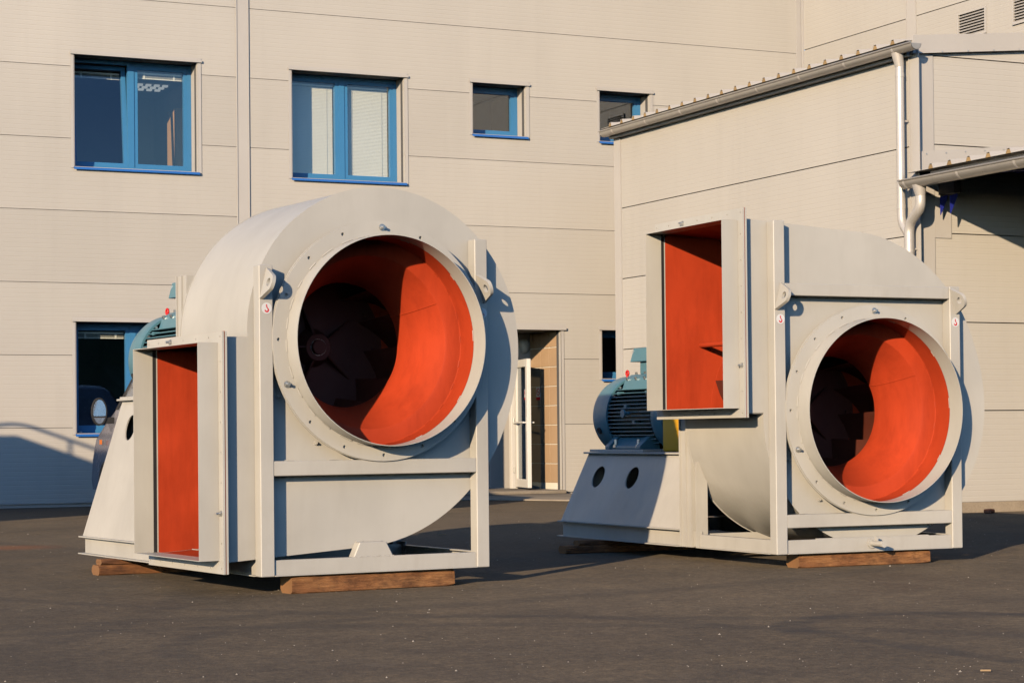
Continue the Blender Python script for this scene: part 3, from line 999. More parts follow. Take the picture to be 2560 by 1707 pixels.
ribs = [26.18 - 0.337 * i for i in range(21)]
mb = MB(); ribbed_roof(mb, rib_profile(YF - 0.05, YE + 0.12, sorted(ribs), 0.052), 14.06, X5 - 0.005, zr)
roof = rel(mb, SB).build('ribbed_roof', 'trim_paint', shop)
mb = MB()
for r in ribs:
    mb.prism([(r - 0.041, 0.0), (r + 0.041, 0.0), (r + 0.02, 0.042), (r - 0.02, 0.042)], lambda p, q, t: (t, p, zr(14.06) - 0.004 + q), 14.062, 14.12)
o = rel(mb, SB).build('rib_filler', 'foam_yellow', roof); o['kind'] = 'stuff'
mb = MB(); mb.hexa([(14.12, YF - 0.01, 5.195), (X5 - 0.01, YF - 0.01, 5.62), (X5 - 0.01, YE, 5.62), (14.12, YE, 5.195), (14.12, YF - 0.01, zr(14.12) - 0.006), (X5 - 0.01, YF - 0.01, zr(X5) - 0.006), (X5 - 0.01, YE, zr(X5) - 0.006), (14.12, YE, zr(14.12) - 0.006)])
rel(mb, SB).build('roof_core', 'trim_paint', roof)


def gutter(y0, y1, xc, zc, r, base, parent, name='gutter'):
    pr = [(xc + r * math.cos(t), zc + r * math.sin(t)) for t in [math.pi + math.pi * i / 14 for i in range(15)]]
    bead = [(xc - r + 0.011 * math.cos(t) - 0.008, zc + 0.006 + 0.011 * math.sin(t)) for t in [2 * math.pi * i / 8 for i in range(8)]]
    mb = MB()
    out = pr + [(xc + (r - 0.004) * math.cos(t), zc + (r - 0.004) * math.sin(t)) for t in [2 * math.pi - math.pi * i / 14 for i in range(15)]]
    mb.prism(out, XZ, y0, y1)
    mb.prism(bead, XZ, y0, y1)
    for ye in (y0, y1 - 0.003):
        mb.prism(pr, XZ, ye, ye + 0.003)
    gt = rel(mb, base).build(name, 'gutter_zinc', parent, smooth=40)
    y = y0 + 0.35
    while y < y1:
        mb = MB()
        o2 = [(xc + (r + 0.003) * math.cos(t), zc + (r + 0.003) * math.sin(t)) for t in [math.pi + math.pi * i / 12 for i in range(13)]]
        i2 = [(xc + (r + 0.0005) * math.cos(t), zc + (r + 0.0005) * math.sin(t)) for t in [2 * math.pi - math.pi * i / 12 for i in range(13)]]
        mb.prism(o2 + i2, XZ, y, y + 0.03)
        y += 0.95
        rel(mb, base).build('gutter_bracket', 'pipe_alu', gt, smooth=40)
    return gt


gt1 = gutter(18.99, 26.36, 14.055, 5.222, 0.070, SB, shop)
mb = MB(); mb.box(14.125, 14.208, YF, YE, 5.125, 5.193); rel(mb, SB).build('eave_flashing', 'trim_paint', shop)


def bend(pts, n=8, r=0.08):
    """round the corners of a polyline"""
    out = [Vector(pts[0])]
    for i in range(1, len(pts) - 1):
        a, b, c = Vector(pts[i - 1]), Vector(pts[i]), Vector(pts[i + 1])
        d1 = (a - b).normalized(); d2 = (c - b).normalized()
        rr = min(r, (a - b).length * 0.48, (c - b).length * 0.48)
        p, q = b + d1 * rr, b + d2 * rr
        for k in range(n + 1):
            t = k / n
            out.append(p * (1 - t) ** 2 + b * 2 * t * (1 - t) + q * t ** 2)
    out.append(Vector(pts[-1]))
    return out


mb = MB()
mb.cyl((14.06, 19.35, 5.18), (14.09, 19.35, 5.02), 0.072, 16, r1=0.05)
mb.tube(bend([(14.09, 19.35, 5.06), (14.09, 19.35, 3.27), (14.09, 19.22, 3.12)], r=0.12), 0.048, 16)
pipe1 = rel(mb, SB).build('downpipe', 'pipe_alu', shop, smooth=40)
for z in (4.9, 3.42):
    mb = MB(); mb.cyl((14.09, 19.35, z), (14.09, 19.35, z + 0.05), 0.051, 16); rel(mb, SB).build('pipe_collar', 'pipe_alu', pipe1, smooth=40)
mb = MB(); mb.box(14.09, XS - 0.013, 19.34, 19.36, 4.4, 4.42); rel(mb, SB).build('pipe_bracket', 'pipe_alu', pipe1)

# ------------------------------------------------------------------ canopy in front of the workshop gable
can = thing('canopy', 'steel canopy with ribbed roof and gutter against the workshop gable', 'canopy', (14.2, 15, 0))
CB = (14.2, 15, 0)
CY0, CY1 = 10.2, YF - 0.03
zc_ = lambda x: 3.808 + 0.096 * (x - 14.1)
cribs = [18.713 - 0.3305 * i for i in range(26)]
mb = MB(); ribbed_roof(mb, rib_profile(CY0, CY1 - 0.22, sorted(cribs), 0.052), 14.02, 19.0, zc_)
mb2 = MB(); mb.add([(14.06, CY1 - 0.22, zc_(14.06)), (19, CY1 - 0.22, zc_(19)), (19, CY1, zc_(19)), (14.06, CY1, zc_(14.06))], [(0, 1, 2, 3)])
croof = rel(mb, CB).build('ribbed_roof', 'trim_paint', can)
mb = MB()
for r in cribs:
    mb.prism([(r - 0.041, 0.0), (r + 0.041, 0.0), (r + 0.02, 0.042), (r - 0.02, 0.042)], lambda p, q, t: (t, p, zc_(14.02) - 0.004 + q), 14.022, 14.08)
o = rel(mb, CB).build('rib_filler', 'foam_yellow', croof); o['kind'] = 'stuff'
gutter(10.2, 19.20, 14.03, 3.705, 0.085, CB, can)
mb = MB(); mb.box(14.13, 14.15, 10.3, 18.86, 3.66, 3.785); rel(mb, CB).build('eave_angle', 'gutter_zinc', can)
for yy in (18.2, 15.0, 12.0):
    mb = MB(); mb.hexa([(14.5, yy, 3.72), (18.9, yy, 4.14), (18.9, yy + 0.1, 4.14), (14.5, yy + 0.1, 3.72), (14.5, yy, 3.81), (18.9, yy, 4.23), (18.9, yy + 0.1, 4.23), (14.5, yy + 0.1, 3.81)])
    rel(mb, CB).build('rafter', 'beam_blue', can)
for i in range(5):
    x = 14.5 + i * 1.05
    mb = MB(); z = zc_(x) - 0.006
    mb.box(x, x + 0.06, 10.3, YF - 0.06, z - 0.07, z - 0.008); rel(mb, CB).build('purlin', 'beam_blue', can)
# blue beam end bracket by the downpipe: two pointed stiffener plates on a plate
for i, yy in enumerate((YF - 0.30, YF - 0.12)):
    mb = MB(); mb.prism([(14.47, 3.545), (14.57, 3.575), (14.575, 3.55), (14.475, 3.345)], XZ, yy, yy + 0.012)
    rel(mb, CB).build('bracket_plate', 'beam_blue', can)
mb = MB(); mb.box(14.49, 14.585, YF - 0.34, YF - 0.06, 3.575, 3.80); rel(mb, CB).build('beam_end', 'black_rubber_or_shade', can)  # blue steel painted black to stand for the shade under the canopy
mb = MB(); mb.box(14.473, 14.70, YF - 0.013, YF - 0.001, 3.10, 3.56); rel(mb, CB).build('wall_plate', 'trim_paint', can)
mb = MB()
mb.hexa([(14.262, YF - 0.05, zc_(14.262)), (18.9, YF - 0.05, zc_(18.9)), (18.9, YF - 0.014, zc_(18.9)), (14.262, YF - 0.014, zc_(14.262)),
         (14.262, YF - 0.05, zc_(14.262) + 0.235), (18.9, YF - 0.05, zc_(18.9) + 0.235), (18.9, YF - 0.014, zc_(18.9) + 0.235), (14.262, YF - 0.014, zc_(14.262) + 0.235)])
fl = rel(mb, CB).build('roof_flashing', 'trim_paint', can)
mb = MB()
for i in range(9):
    x = 14.34 + i * 0.27
    mb.cyl((x, YF - 0.054, zc_(x) + 0.20), (x, YF - 0.0495, zc_(x) + 0.20), 0.009, 8)
rel(mb, CB).build('screw', 'zinc', fl)
for yy in (10.6, 14.0):
    mb = MB(); mb.box(18.7, 18.82, yy, yy + 0.12, 0, 4.05); mb.box(18.6, 18.92, yy - 0.1, yy + 0.22, 0, 0.015); rel(mb, CB).build('post', 'beam_blue', can)
mb = MB(); mb.box(15.9 + 2.0, 18.02, 10.6, 10.72, 0, 3.95); rel(mb, CB).build('post', 'beam_blue', can)
mb = MB()
mb.cyl((14.04, 18.95, 3.655), (14.06, 18.95, 3.53), 0.082, 16, r1=0.058)
mb.tube(bend([(14.06, 18.95, 3.56), (14.06, 18.95, 3.40), (14.09, 19.21, 3.24), (14.09, 19.21, 3.02), (14.09, 19.21, 0.05)], r=0.13), 0.056, 18)
p2 = rel(mb, CB).build('downpipe', 'pipe_alu', can, smooth=40)
for z in (2.78, 2.92, 1.4):
    mb = MB(); mb.cyl((14.09, 19.21, z), (14.09, 19.21, z + 0.03), 0.0605, 16); rel(mb, CB).build('pipe_collar', 'pipe_alu', p2, smooth=40)
mb = MB(); mb.box(14.09, XS - 0.013, 19.20, 19.22, 2.95, 2.97); rel(mb, CB).build('pipe_bracket', 'pipe_alu', p2)

# ================================================================== FANS
RT = [(0, .836), (20, .856), (32, .869), (45, .887), (60, .903), (75, .921), (90, .938), (110, .955), (130, .972), (150, .987), (165, .998), (180, 1.006),
      (195, 1.016), (208, 1.038), (220, 1.072), (234, 1.113), (245, 1.15), (256, 1.188), (265, 1.217), (272, 1.238)]


def rad(th):
    for (a0, r0), (a1, r1) in zip(RT, RT[1:]):
        if a0 <= th <= a1:
            # smooth (Catmull-like) interpolation
            i = RT.index((a0, r0))
            p0 = RT[max(i - 1, 0)]; p3 = RT[min(i + 2, len(RT) - 1)]
            m0 = (r1 - p0[1]) / max(a1 - p0[0], 1e-6); m1 = (p3[1] - r0) / max(p3[0] - a0, 1e-6)
            t = (th - a0) / (a1 - a0); h = a1 - a0
            return (2 * t ** 3 - 3 * t ** 2 + 1) * r0 + (t ** 3 - 2 * t ** 2 + t) * h * m0 + (-2 * t ** 3 + 3 * t ** 2) * r1 + (t ** 3 - t ** 2) * h * m1
    return RT[-1][1]


CXF = 0.805
YC, YK = 0.092, 1.16           # front and back plates
XFL, XSL = -0.212, -0.350      # outlet flange and sleeve end


def fan_parts(root, cz, up, bolts_at, cfg):
    """cz: shaft height; up = -1: outlet low, +1: outlet high. The scroll runs from the left, away from the outlet."""
    sg = up

    def pt(th, dr=0.0):
        # th=0 at the left (-x); turning away from the outlet side
        r = rad(th) + dr
        a = math.radians(th)
        return (CXF - r * math.cos(a), cz - sg * r * math.sin(a))
    scroll = [pt(t) for t in range(0, 273, 3)]
    outc = (XFL + 0.02, cz + sg * 1.300)           # far corner of the outlet
    cut_z = cz + sg * (-0.012)
    start = (scroll[0][0], cut_z)
    outline = [(start[0] - 0.004, cut_z)] + [pt(t, 0.005) for t in range(3, 273, 3)] + [(outc[0], outc[1] + sg * 0.005), (XFL + 0.02, cut_z)]
    # --- front plate (hole for the inlet), cream outside, orange inside
    mb = MB(); mb.sheet_holes(outline, [circ(CXF, cz, 0.632, 72)], XZ, YC, YC + 0.006, (0, 0, 0))
    mb.build('front_plate', 'grey_paint', root)
    mb = MB(); mb.sheet_holes(outline, [circ(CXF, cz, 0.09, 24)], XZ, YK - 0.006, YK, (0, 0, 0))
    mb.build('back_plate', 'grey_paint', root)
    lin = [(start[0] + 0.008, cut_z)] + [pt(t, -0.0075) for t in range(3, 273, 3)] + [(outc[0], outc[1] - sg * 0.0075), (XFL + 0.02, cut_z)]
    for hole, ya_, yb_ in ((0.634, YC + 0.0062, YC + 0.0072), (0.092, YK - 0.0075, YK - 0.0062)):
        mb = MB(); mb.sheet_holes(lin, [circ(CXF, cz, hole, 72)], XZ, ya_, yb_, (0, 0, 0)); mb.build('inner_coat', 'orange_paint', root)
    # --- scroll shell, outer skin cream, inner skin orange
    o1 = [start] + scroll[1:] + [outc]
    i1 = [(start[0] + 0.006, start[1])] + [pt(t, -0.006) for t in range(3, 273, 3)] + [(outc[0], outc[1] - sg * 0.006)]
    mb = MB(); n = len(o1)
    y0, y1 = YC + 0.0062, YK - 0.0062
    vs = [(p[0], y0, p[1]) for p in o1] + [(p[0], y1, p[1]) for p in o1] + [(p[0], y0, p[1]) for p in i1] + [(p[0], y1, p[1]) for p in i1]
    mb.v += vs
    for i in range(n - 1):
        for f, m_ in (((i, i + 1, n + i + 1, n + i), 0), ((2 * n + i, 3 * n + i, 3 * n + i + 1, 2 * n + i + 1), 1), ((i, 2 * n + i, 2 * n + i + 1, i + 1), 0), ((n + i, n + i + 1, 3 * n + i + 1, 3 * n + i), 0)):
            mb.f.append(f); mb.m.append(m_)
    mb.f.append((0, n, 3 * n, 2 * n)); mb.m.append(0)
    mb.build('scroll_shell', ['grey_paint', 'orange_paint'], root, smooth=25)
    # outlet throat plate (cut-off side)
    mb = MB(); ca, cb = sorted((cut_z, cut_z - sg * 0.006))
    mb.box(XFL + 0.02, start[0] + 0.10, YC + 0.0075, YK - 0.0078, ca, cb, 0)
    ca, cb = sorted((cut_z + sg * 0.0005, cut_z + sg * 0.0015)); mb.box(XFL + 0.02, start[0] + 0.10, YC + 0.0076, YK - 0.0079, ca, cb, 1)
    mb.build('cutoff_plate', ['grey_paint', 'orange_paint'], root)
    # --- outlet flanges, gasket, sleeve
    za, zb = sorted((cz + sg * 1.368, cz + sg * -0.045))      # flange outer
    sa, sb_ = sorted((cz + sg * 1.287, cz + sg * 0.022))      # duct clear
    ya, yb = 0.028, 1.243
    so, sob = 0.092, 1.160
    outer = [(ya, za), (yb, za), (yb, zb), (ya, zb)]
    inner = [(so + 0.004, sa), (sob - 0.004, sa), (sob - 0.004, sb_), (so + 0.004, sb_)]
    hl = []
    for i in range(1, 8):
        z = za + (zb - za) * i / 8
        hl += [(ya + 0.03, z), (yb - 0.03, z)]
    for i in range(1, 6):
        y = ya + (yb - ya) * i / 6
        hl += [(y, za + 0.03), (y, zb - 0.03)]
    hl += [(ya + 0.03, za + 0.03), (yb - 0.03, za + 0.03), (ya + 0.03, zb - 0.03), (yb - 0.03, zb - 0.03)]
    holes = [circ(p, q, 0.0065, 8) for p, q in hl]
    mb = MB(); mb.sheet_holes(outer, [inner] + holes, YZ, XFL - 0.012, XFL, (0, 0, 0))
    of = mb.build('outlet_flange', 'grey_paint', root)
    mb = MB(); mb.sheet_holes(outer, [inner], YZ, XFL + 0.0075, XFL + 0.019, (0, 0, 0)); mb.build('duct_flange', 'grey_paint', root)
    gk = [(ya + 0.003, za + 0.003), (yb - 0.003, za + 0.003), (yb - 0.003, zb + 0.002), (ya + 0.003, zb + 0.002)]
    mb = MB(); mb.sheet_holes(gk, [inner], YZ, XFL + 0.0022, XFL + 0.0055, (0, 0, 0)); mb.build('gasket', 'red_gasket', root)
    mb = MB()
    so_loop = [(so, sa - 0.004), (sob, sa - 0.004), (sob, sb_ + 0.004), (so, sb_ + 0.004)]
    mb.sheet_holes(so_loop, [inner], YZ, XSL, XFL - 0.0125, (0, 0, 0))
    mb.build('outlet_sleeve', 'grey_paint', root)
    # a gap-hiding inner edge of the casing duct (dark sealing strip)
    mb = MB(); mb.box(XFL - 0.011, XFL + 0.012, sob - 0.0045, sob - 0.0041, sa, sb_)
    mb.build('sealing_strip', 'black_rubber_or_shade', root)
    for (p, q) in [(ya + (yb - ya) * 4 / 6, zb - 0.03), (ya + 0.03, za + (zb - za) * (2 if up < 0 else 2) / 8)]:
        mb = MB(); mb.cyl((XFL - 0.012, p, q), (XFL - 0.024, p, q), 0.014, 6); mb.cyl((XFL - 0.024, p, q), (XFL - 0.045, p, q), 0.008, 8)
        mb.cyl((XFL - 0.012, p, q), (XFL - 0.015, p, q), 0.019, 12)
        mb.build('bolt', 'zinc', of, smooth=30)
    # --- inlet: flange ring, collar, sleeve, cone
    ringholes = [circ(CXF + 0.688 * math.cos(2 * math.pi * k / 16), cz + 0.688 * math.sin(2 * math.pi * k / 16), 0.0105, 10) for k in range(16)]
    mb = MB(); mb.sheet_holes(circ(CXF, cz, 0.725, 96), [circ(CXF, cz, 0.634, 96)] + ringholes, XZ, -0.010, 0.0, (0, 0, 0))
    ring = mb.build('inlet_flange', 'grey_paint', root)
    mb = MB(); mb.sheet_holes(circ(CXF, cz, 0.729, 96), [circ(CXF, cz, 0.640, 96)], XZ, 0.004, 0.016, (0, 0, 0)); mb.build('counter_flange', 'grey_paint', root)
    LF = lambda t, a, b: (CXF + a, t, cz + b)
    mb = MB(); mb.lathe([(-0.152, 0.6345), (-0.010, 0.6345), (-0.010, 0.6305), (-0.152, 0.6305)], LF, 96, 0, close=True)
    mb.build('inlet_sleeve', 'grey_paint', root, smooth=40)
    mb = MB(); mb.lathe([(-0.008, 0.640), (0.0, 0.640), (0.0, 0.6435), (-0.0105, 0.6435), (-0.016, 0.638)], LF, 96, 0, close=True)
    mb = MB()
    mb.lathe([(0.016, 0.642), (0.0915, 0.642)], LF, 96, 0); mb.build('inlet_collar', 'grey_paint', root, smooth=40)
    prof = [(-0.009, 0.630), (0.005, 0.6295), (0.150, 0.6295), (0.156, 0.626), (0.158, 0.615), (0.168, 0.545), (0.176, 0.530)]
    for i in range(1, 13):
        t = i / 12
        prof.append((0.176 + 0.345 * t, 0.530 - 0.138 * (1 - (1 - t) ** 1.55)))
    prof += [(0.56, 0.392)]
    mb = MB(); mb.lathe(prof, LF, 96, 0)
    cone = mb.build('inlet_cone', 'orange_paint', root, smooth=22)
    mb = MB()
    a0 = math.radians(28)
    mb.tube([LF(p[0] - 0.001, (p[1] - 0.001) * math.cos(a0), (p[1] - 0.001) * math.sin(a0)) for p in prof[6:]], 0.0032, 5)
    mb.build('seam_weld', 'orange_paint', cone, smooth=60)
    # weld stitches inside the inlet
    mb = MB()
    for k in range(26):
        a0 = 2 * math.pi * (k + 0.15 * random.random()) / 26
        p = [LF(0.154, 0.626 * math.cos(a0 + j * 0.022), 0.626 * math.sin(a0 + j * 0.022)) for j in range(4)]
        mb.tube(p, 0.0045, 5)
    mb.build('weld_bead', 'orange_paint', cone, smooth=60)
    mb = MB()
    for k in range(30):
        a0 = 2 * math.pi * (k + 0.25 * random.random()) / 30
        L = random.uniform(0.7, 1.3)
        p = [LF(-0.012, 0.6385 * math.cos(a0 + j * 0.026 * L), 0.6385 * math.sin(a0 + j * 0.026 * L)) for j in range(5)]
        mb.tube(p, 0.0048, 5)
        if k % 3 == 0:
            p = [LF(-0.006, 0.629 * math.cos(a0 + j * 0.022 * L), 0.629 * math.sin(a0 + j * 0.022 * L)) for j in range(5)]
            mb.tube(p, 0.0022, 5)
    mb.build('weld_bead', 'grey_paint', ring, smooth=60)
    for k in bolts_at:
        mb = MB()
        a = 2 * math.pi * k / 16
        x, z = CXF + 0.688 * math.cos(a), cz + 0.688 * math.sin(a)
        mb.cyl((x, -0.010, z), (x, -0.0135, z), 0.021, 14); mb.cyl((x, -0.0135, z), (x, -0.026, z), 0.0155, 6); mb.cyl((x, -0.026, z), (x, -0.046, z), 0.009, 8)
        mb.build('bolt', 'zinc', ring, smooth=30)
    # small nuts round the counter flange
    mb = MB()
    for k in (7.5, 9.2, 10.5, 11.4, 14.4):
        a = 2 * math.pi * k / 16
        x, z = CXF + 0.735 * math.cos(a), cz + 0.735 * math.sin(a)
        mb.cyl((x, 0.0905, z), (x, 0.078, z), 0.013, 6); mb.cyl((x, 0.078, z), (x, 0.066, z), 0.007, 8)
    mb.build('stud', 'frame_paint', ring, smooth=30)
    # --- impeller
    mb = MB(); mb.lathe([(0.995, 0.02), (0.995, 0.50, 1), (0.995, 0.72, 1), (1.003, 0.72, 1), (1.003, 0.02)], LF, 72, 0, close=True)  # inner disc in the painted shade tone, rim in its plain orange
    imp = mb.build('impeller', ['impeller_shade_paint', 'orange_paint'], root, smooth=30)
    mb = MB(); mb.lathe([(0.535, 0.405), (0.55, 0.44), (0.60, 0.56), (0.66, 0.72), (0.668, 0.72), (0.608, 0.555), (0.558, 0.435), (0.545, 0.402)], LF, 72, 0, close=True)
    mb.build('shroud', 'impeller_shade_paint', imp, smooth=30)
    bl = None
    for k in range(12):
        a0 = 2 * math.pi * k / 12
        mb = MB(); prv = []
        for j in range(7):
            t = j / 6
            r = 0.415 + 0.30 * t; a = a0 - 0.85 * t ** 0.9
            ys = 0.55 + (0.66 - 0.55) * max(0, (r - 0.44) / 0.28)
            rb = r - 0.05 * (1 - t)                       # leading edge slopes in towards the back plate
            prv.append((r * math.cos(a), r * math.sin(a), ys + 0.006, rb * math.cos(a - 0.05 * (1 - t)), rb * math.sin(a - 0.05 * (1 - t))))
        vs = [LF(p[2], p[0], p[1]) for p in prv] + [LF(0.994, p[3], p[4]) for p in prv]
        vs += [LF(p[2], p[0] * 1.008, p[1] * 1.008) for p in prv] + [LF(0.994, p[3] * 1.008, p[4] * 1.008) for p in prv]
        fs = [(j, j + 1, 8 + j, 7 + j) for j in range(6)] + [(14 + j, 21 + j, 22 + j, 15 + j) for j in range(6)] + [(j, 14 + j, 15 + j, j + 1) for j in range(6)] + [(0, 7, 21, 14), (6, 20, 27, 13)]
        mb.add(vs, fs); mb.build('blade', 'impeller_shade_paint', imp, smooth=40)
    mb = MB(); mb.lathe([(0.88, 0.0), (0.88, 0.045), (0.90, 0.05), (0.90, 0.085), (0.925, 0.10), (0.9945, 0.125)], LF, 36, 0)
    mb.build('hub', 'impeller_shade_paint', imp, smooth=30)
    for k in range(5):
        a = 2 * math.pi * k / 5 + 0.6
        e = (math.cos(a), math.sin(a)); q = (-e[1] * 0.006, e[0] * 0.006)
        mb = MB(); P0, P1, P2 = (0.905, 0.08), (0.994, 0.08), (0.994, 0.33)
        vs = [LF(t, e[0] * r + q[0], e[1] * r + q[1]) for t, r in (P0, P1, P2)] + [LF(t, e[0] * r - q[0], e[1] * r - q[1]) for t, r in (P0, P1, P2)]
        mb.add(vs, [(0, 1, 2), (5, 4, 3), (0, 3, 4, 1), (1, 4, 5, 2), (2, 5, 3, 0)]); mb.build('hub_rib', 'impeller_shade_paint', imp)
    mb = MB()
    for k in range(12):
        a = 2 * math.pi * k / 12
        mb.cyl(LF(0.994, 0.44 * math.cos(a), 0.44 * math.sin(a)), LF(0.98, 0.44 * math.cos(a), 0.44 * math.sin(a)), 0.014, 6)
    mb.build('rivet', 'impeller_shade_paint', imp)
    if up > 0:
        mb = MB(); mb.cyl((0.10, YK - 0.006, 1.465), (0.10, 0.12, 1.465), 0.019, 14); mb.build('brace_rod', 'orange_paint', root, smooth=40)
    # --- steel frame
    W, w = 1.541, 0.087
    for x0, x1, h in ((0, w, cfg['hl']), (W - w, W, cfg['hr'])):
        mb = MB(); mb.box(x0, x1, 0.0, YC - 0.0065, 0.0, h); mb.build('front_post', 'frame_paint', root, bevel=0.004)
    for x0, x1, h in ((0, w, cfg['rl']), (W - w, W, cfg['rr'])):
        mb = MB()
        mb.box(x0 + 0.012, x1 - 0.012, YK + 0.0075, 1.31, 0, h); mb.box(x0, x1, 1.3105, 1.322, 0, h); mb.box(x0, x1, 1.225, 1.233, 0, h)
        mb.box(x0 - 0.004, x1 + 0.004, 1.07, 1.082, 0, min(h, 0.62)) if up > 0 else None
        mb.build('rear_post', 'frame_paint', root)
    for (z0, z1) in cfg['beams']:
        mb = MB(); mb.box(w - 0.001, W - w + 0.001, 0.004, YC - 0.0065, z0, z1); mb.build('cross_beam', 'frame_paint', root, bevel=0.004)
        mb = MB()
        x = w + 0.02
        while x < W - w - 0.05:
            L = random.uniform(0.03, 0.09)
            if random.random() < 0.55:
                mb.tube([(x, YC - 0.009, z1 + 0.002), (x + L * 0.5, YC - 0.010, z1 + 0.0035), (x + L, YC - 0.009, z1 + 0.002)], 0.004, 5)
            x += L + random.uniform(0.02, 0.12)
        mb.build('weld_bead', 'frame_paint', root, smooth=60)
    mb = MB(); mb.box(w - 0.001, W - w + 0.001, 0.014, 0.024, 0.004, 0.094); mb.box(w - 0.001, W - w + 0.001, -0.004, 0.066, 0.0, 0.007); mb.box(w - 0.001, W - w + 0.001, 0.0245, 0.066, 0.087, 0.094)
    mb.build('base_beam', 'frame_paint', root, bevel=0.002, seg=1)
    dy = cfg['dy']; YP = 3.265 + dy
    for s in (0, 1):
        mb = MB()
        X = lambda x: x if s == 0 else W - x

        def bx(xa, xb, ya_, yb_, z0, z1):
            xa, xb = sorted((X(xa), X(xb))); mb.box(xa, xb, ya_, yb_, z0, z1)
        bx(0.020, 0.030, 0.088, 1.06, 0.006, 0.096); bx(-0.006, 0.065, 0.088, 1.06, 0.0, 0.0065); bx(0.0305, 0.065, 0.088, 1.06, 0.09, 0.096)
        bx(0.030, 0.040, 1.06, YP, 0.006, 0.118); bx(-0.018, 0.075, 1.323, YP + 0.02, 0.0, 0.007); bx(-0.014, 0.075, 1.323, YP + 0.018, 0.1185, 0.127)
        mb.build('side_beam', 'frame_paint', root)
    for yy_, zz_ in ((YP - 0.06, 0.118), (1.10, 0.10)):
        mb = MB(); mb.box(0.0405, W - 0.0405, yy_, yy_ + 0.01, 0.008, zz_); mb.build('rear_beam', 'frame_paint', root)
    # lifting lugs and hook stickers
    for (xa, za_, xb, zb_) in cfg['lugs']:
        ax, az = xb - xa, zb_ - za_
        L = math.hypot(ax, az); ax /= L; az /= L; mx, mz = (xa + xb) / 2, (za_ + zb_) / 2
        pr = [(0.0, -L / 2)]
        a0 = math.radians(-52)
        for k in range(13):
            a = a0 + (-2 * a0) * k / 12
            pr.append((0.082 + 0.050 * math.cos(a), 0.056 * math.sin(a)))
        pr.append((0.0, L / 2))
        nx, nz = -az, ax
        fn = lambda p, q, t: (mx + ax * q + nx * t, -0.001 - p, mz + az * q + nz * t)
        mb = MB(); mb.sheet_holes(pr, [circ(0.078, 0.0, 0.025, 16)], fn, -0.011, 0.011, (0, 0, 0))
        mb.build('lifting_lug', 'frame_paint', root, smooth=30)
    for (sx, sz) in cfg['stickers']:
        mb = MB(); mb.prism(circ(sx, sz, 0.033, 24), XZ, -0.0018, -0.0005); st = mb.build('hook_sticker', 'sticker_white', root)
        mb = MB()
        hk = []
        for k in range(15):                                   # hook curve
            a = math.radians(60 - 245 * k / 14)
            hk.append((sx + 0.000 + 0.0105 * math.cos(a), -0.0022, sz - 0.010 + 0.0105 * math.sin(a)))
        wds = [0.0028 + 0.0022 * math.sin(math.pi * k / 14) for k in range(15)]
        hk = [(sx - 0.001, -0.0022, sz + 0.012), (sx + 0.002, -0.0022, sz + 0.004)] + hk
        wds = [0.0035, 0.0035] + wds
        vs = []
        for i, p in enumerate(hk):
            a_ = Vector(hk[min(i + 1, len(hk) - 1)]) - Vector(hk[max(i - 1, 0)]); n_ = Vector((-a_.z, 0, a_.x)).normalized() * wds[i]
            vs += [Vector(p) + n_, Vector(p) - n_]
        mb.add(vs, [(2 * i, 2 * i + 1, 2 * i + 3, 2 * i + 2) for i in range(len(hk) - 1)])
        mb.prism(circ(sx - 0.001, sz + 0.019, 0.0042, 10), XZ, -0.0024, -0.0019); mb.prism([(sx - 0.006, sz + 0.009), (sx + 0.0045, sz + 0.009), (sx + 0.0035, sz + 0.014), (sx - 0.005, sz + 0.014)], XZ, -0.0025, -0.0019)
        mb.build('hook_symbol', 'sticker_red', st)
    # --- motor pedestal
    zt = cz - 0.305
    zb0 = 0.1275
    x_t, x_b, yt0, yt1, yb0, yb1 = 0.25, 0.012, 1.36, cfg['yt'], 1.335, YP
    mb = MB()
    hz = zb0 + (zt - zb0) * (0.70 if up > 0 else 0.82)
    nrm = Vector((-(zt - zb0), 0, (x_t - x_b))).normalized()
    for s in (0, 1):
        X = (lambda x: x) if s == 0 else (lambda x: 2 * CXF - x)
        Ls = math.hypot(zt - zb0, x_t - x_b)

        def face(p, q, t, X=X):      # p along y, q along the slope
            f = q / Ls
            xx = x_b + (x_t - x_b) * f
            return (X(xx + t), p, zb0 + (zt - zb0) * f)
        outer_ = [(yb0, 0), (yb1, 0), (yt1, Ls), (yt0, Ls)]
        qh = Ls * (0.66 if up > 0 else 0.80)
        hs = [circ(2.36, qh, 0.092, 24), circ(2.93 if up > 0 else 2.72, qh, 0.092, 24)]
        m1 = MB(); m1.sheet_holes(outer_, hs, face, 0.0, 0.010, (0, 0, 0)); m1.build('pedestal_side', 'frame_paint', root)
    X2 = lambda x: 2 * CXF - x
    mb.hexa([(x_b + 0.012, yb1 - 0.03, zb0), (X2(x_b + 0.012), yb1 - 0.03, zb0), (X2(x_b + 0.012), yb1 - 0.02, zb0), (x_b + 0.012, yb1 - 0.02, zb0),
             (x_t + 0.012, yt1 - 0.03, zt), (X2(x_t + 0.012), yt1 - 0.03, zt), (X2(x_t + 0.012), yt1 - 0.02, zt), (x_t + 0.012, yt1 - 0.02, zt)])
    mb.build('pedestal_end', 'frame_paint', root)
    mb = MB(); mb.box(x_t - 0.035, X2(x_t - 0.035), 1.335, yt1 + 0.03, zt + 0.0005, zt + 0.014); mb.box(x_t + 0.08, X2(x_t + 0.08), 2.47, 3.36 + dy, zt + 0.0145, zt + 0.034)
    mb.build('pedestal_top', 'frame_paint', root, bevel=0.002, seg=1)
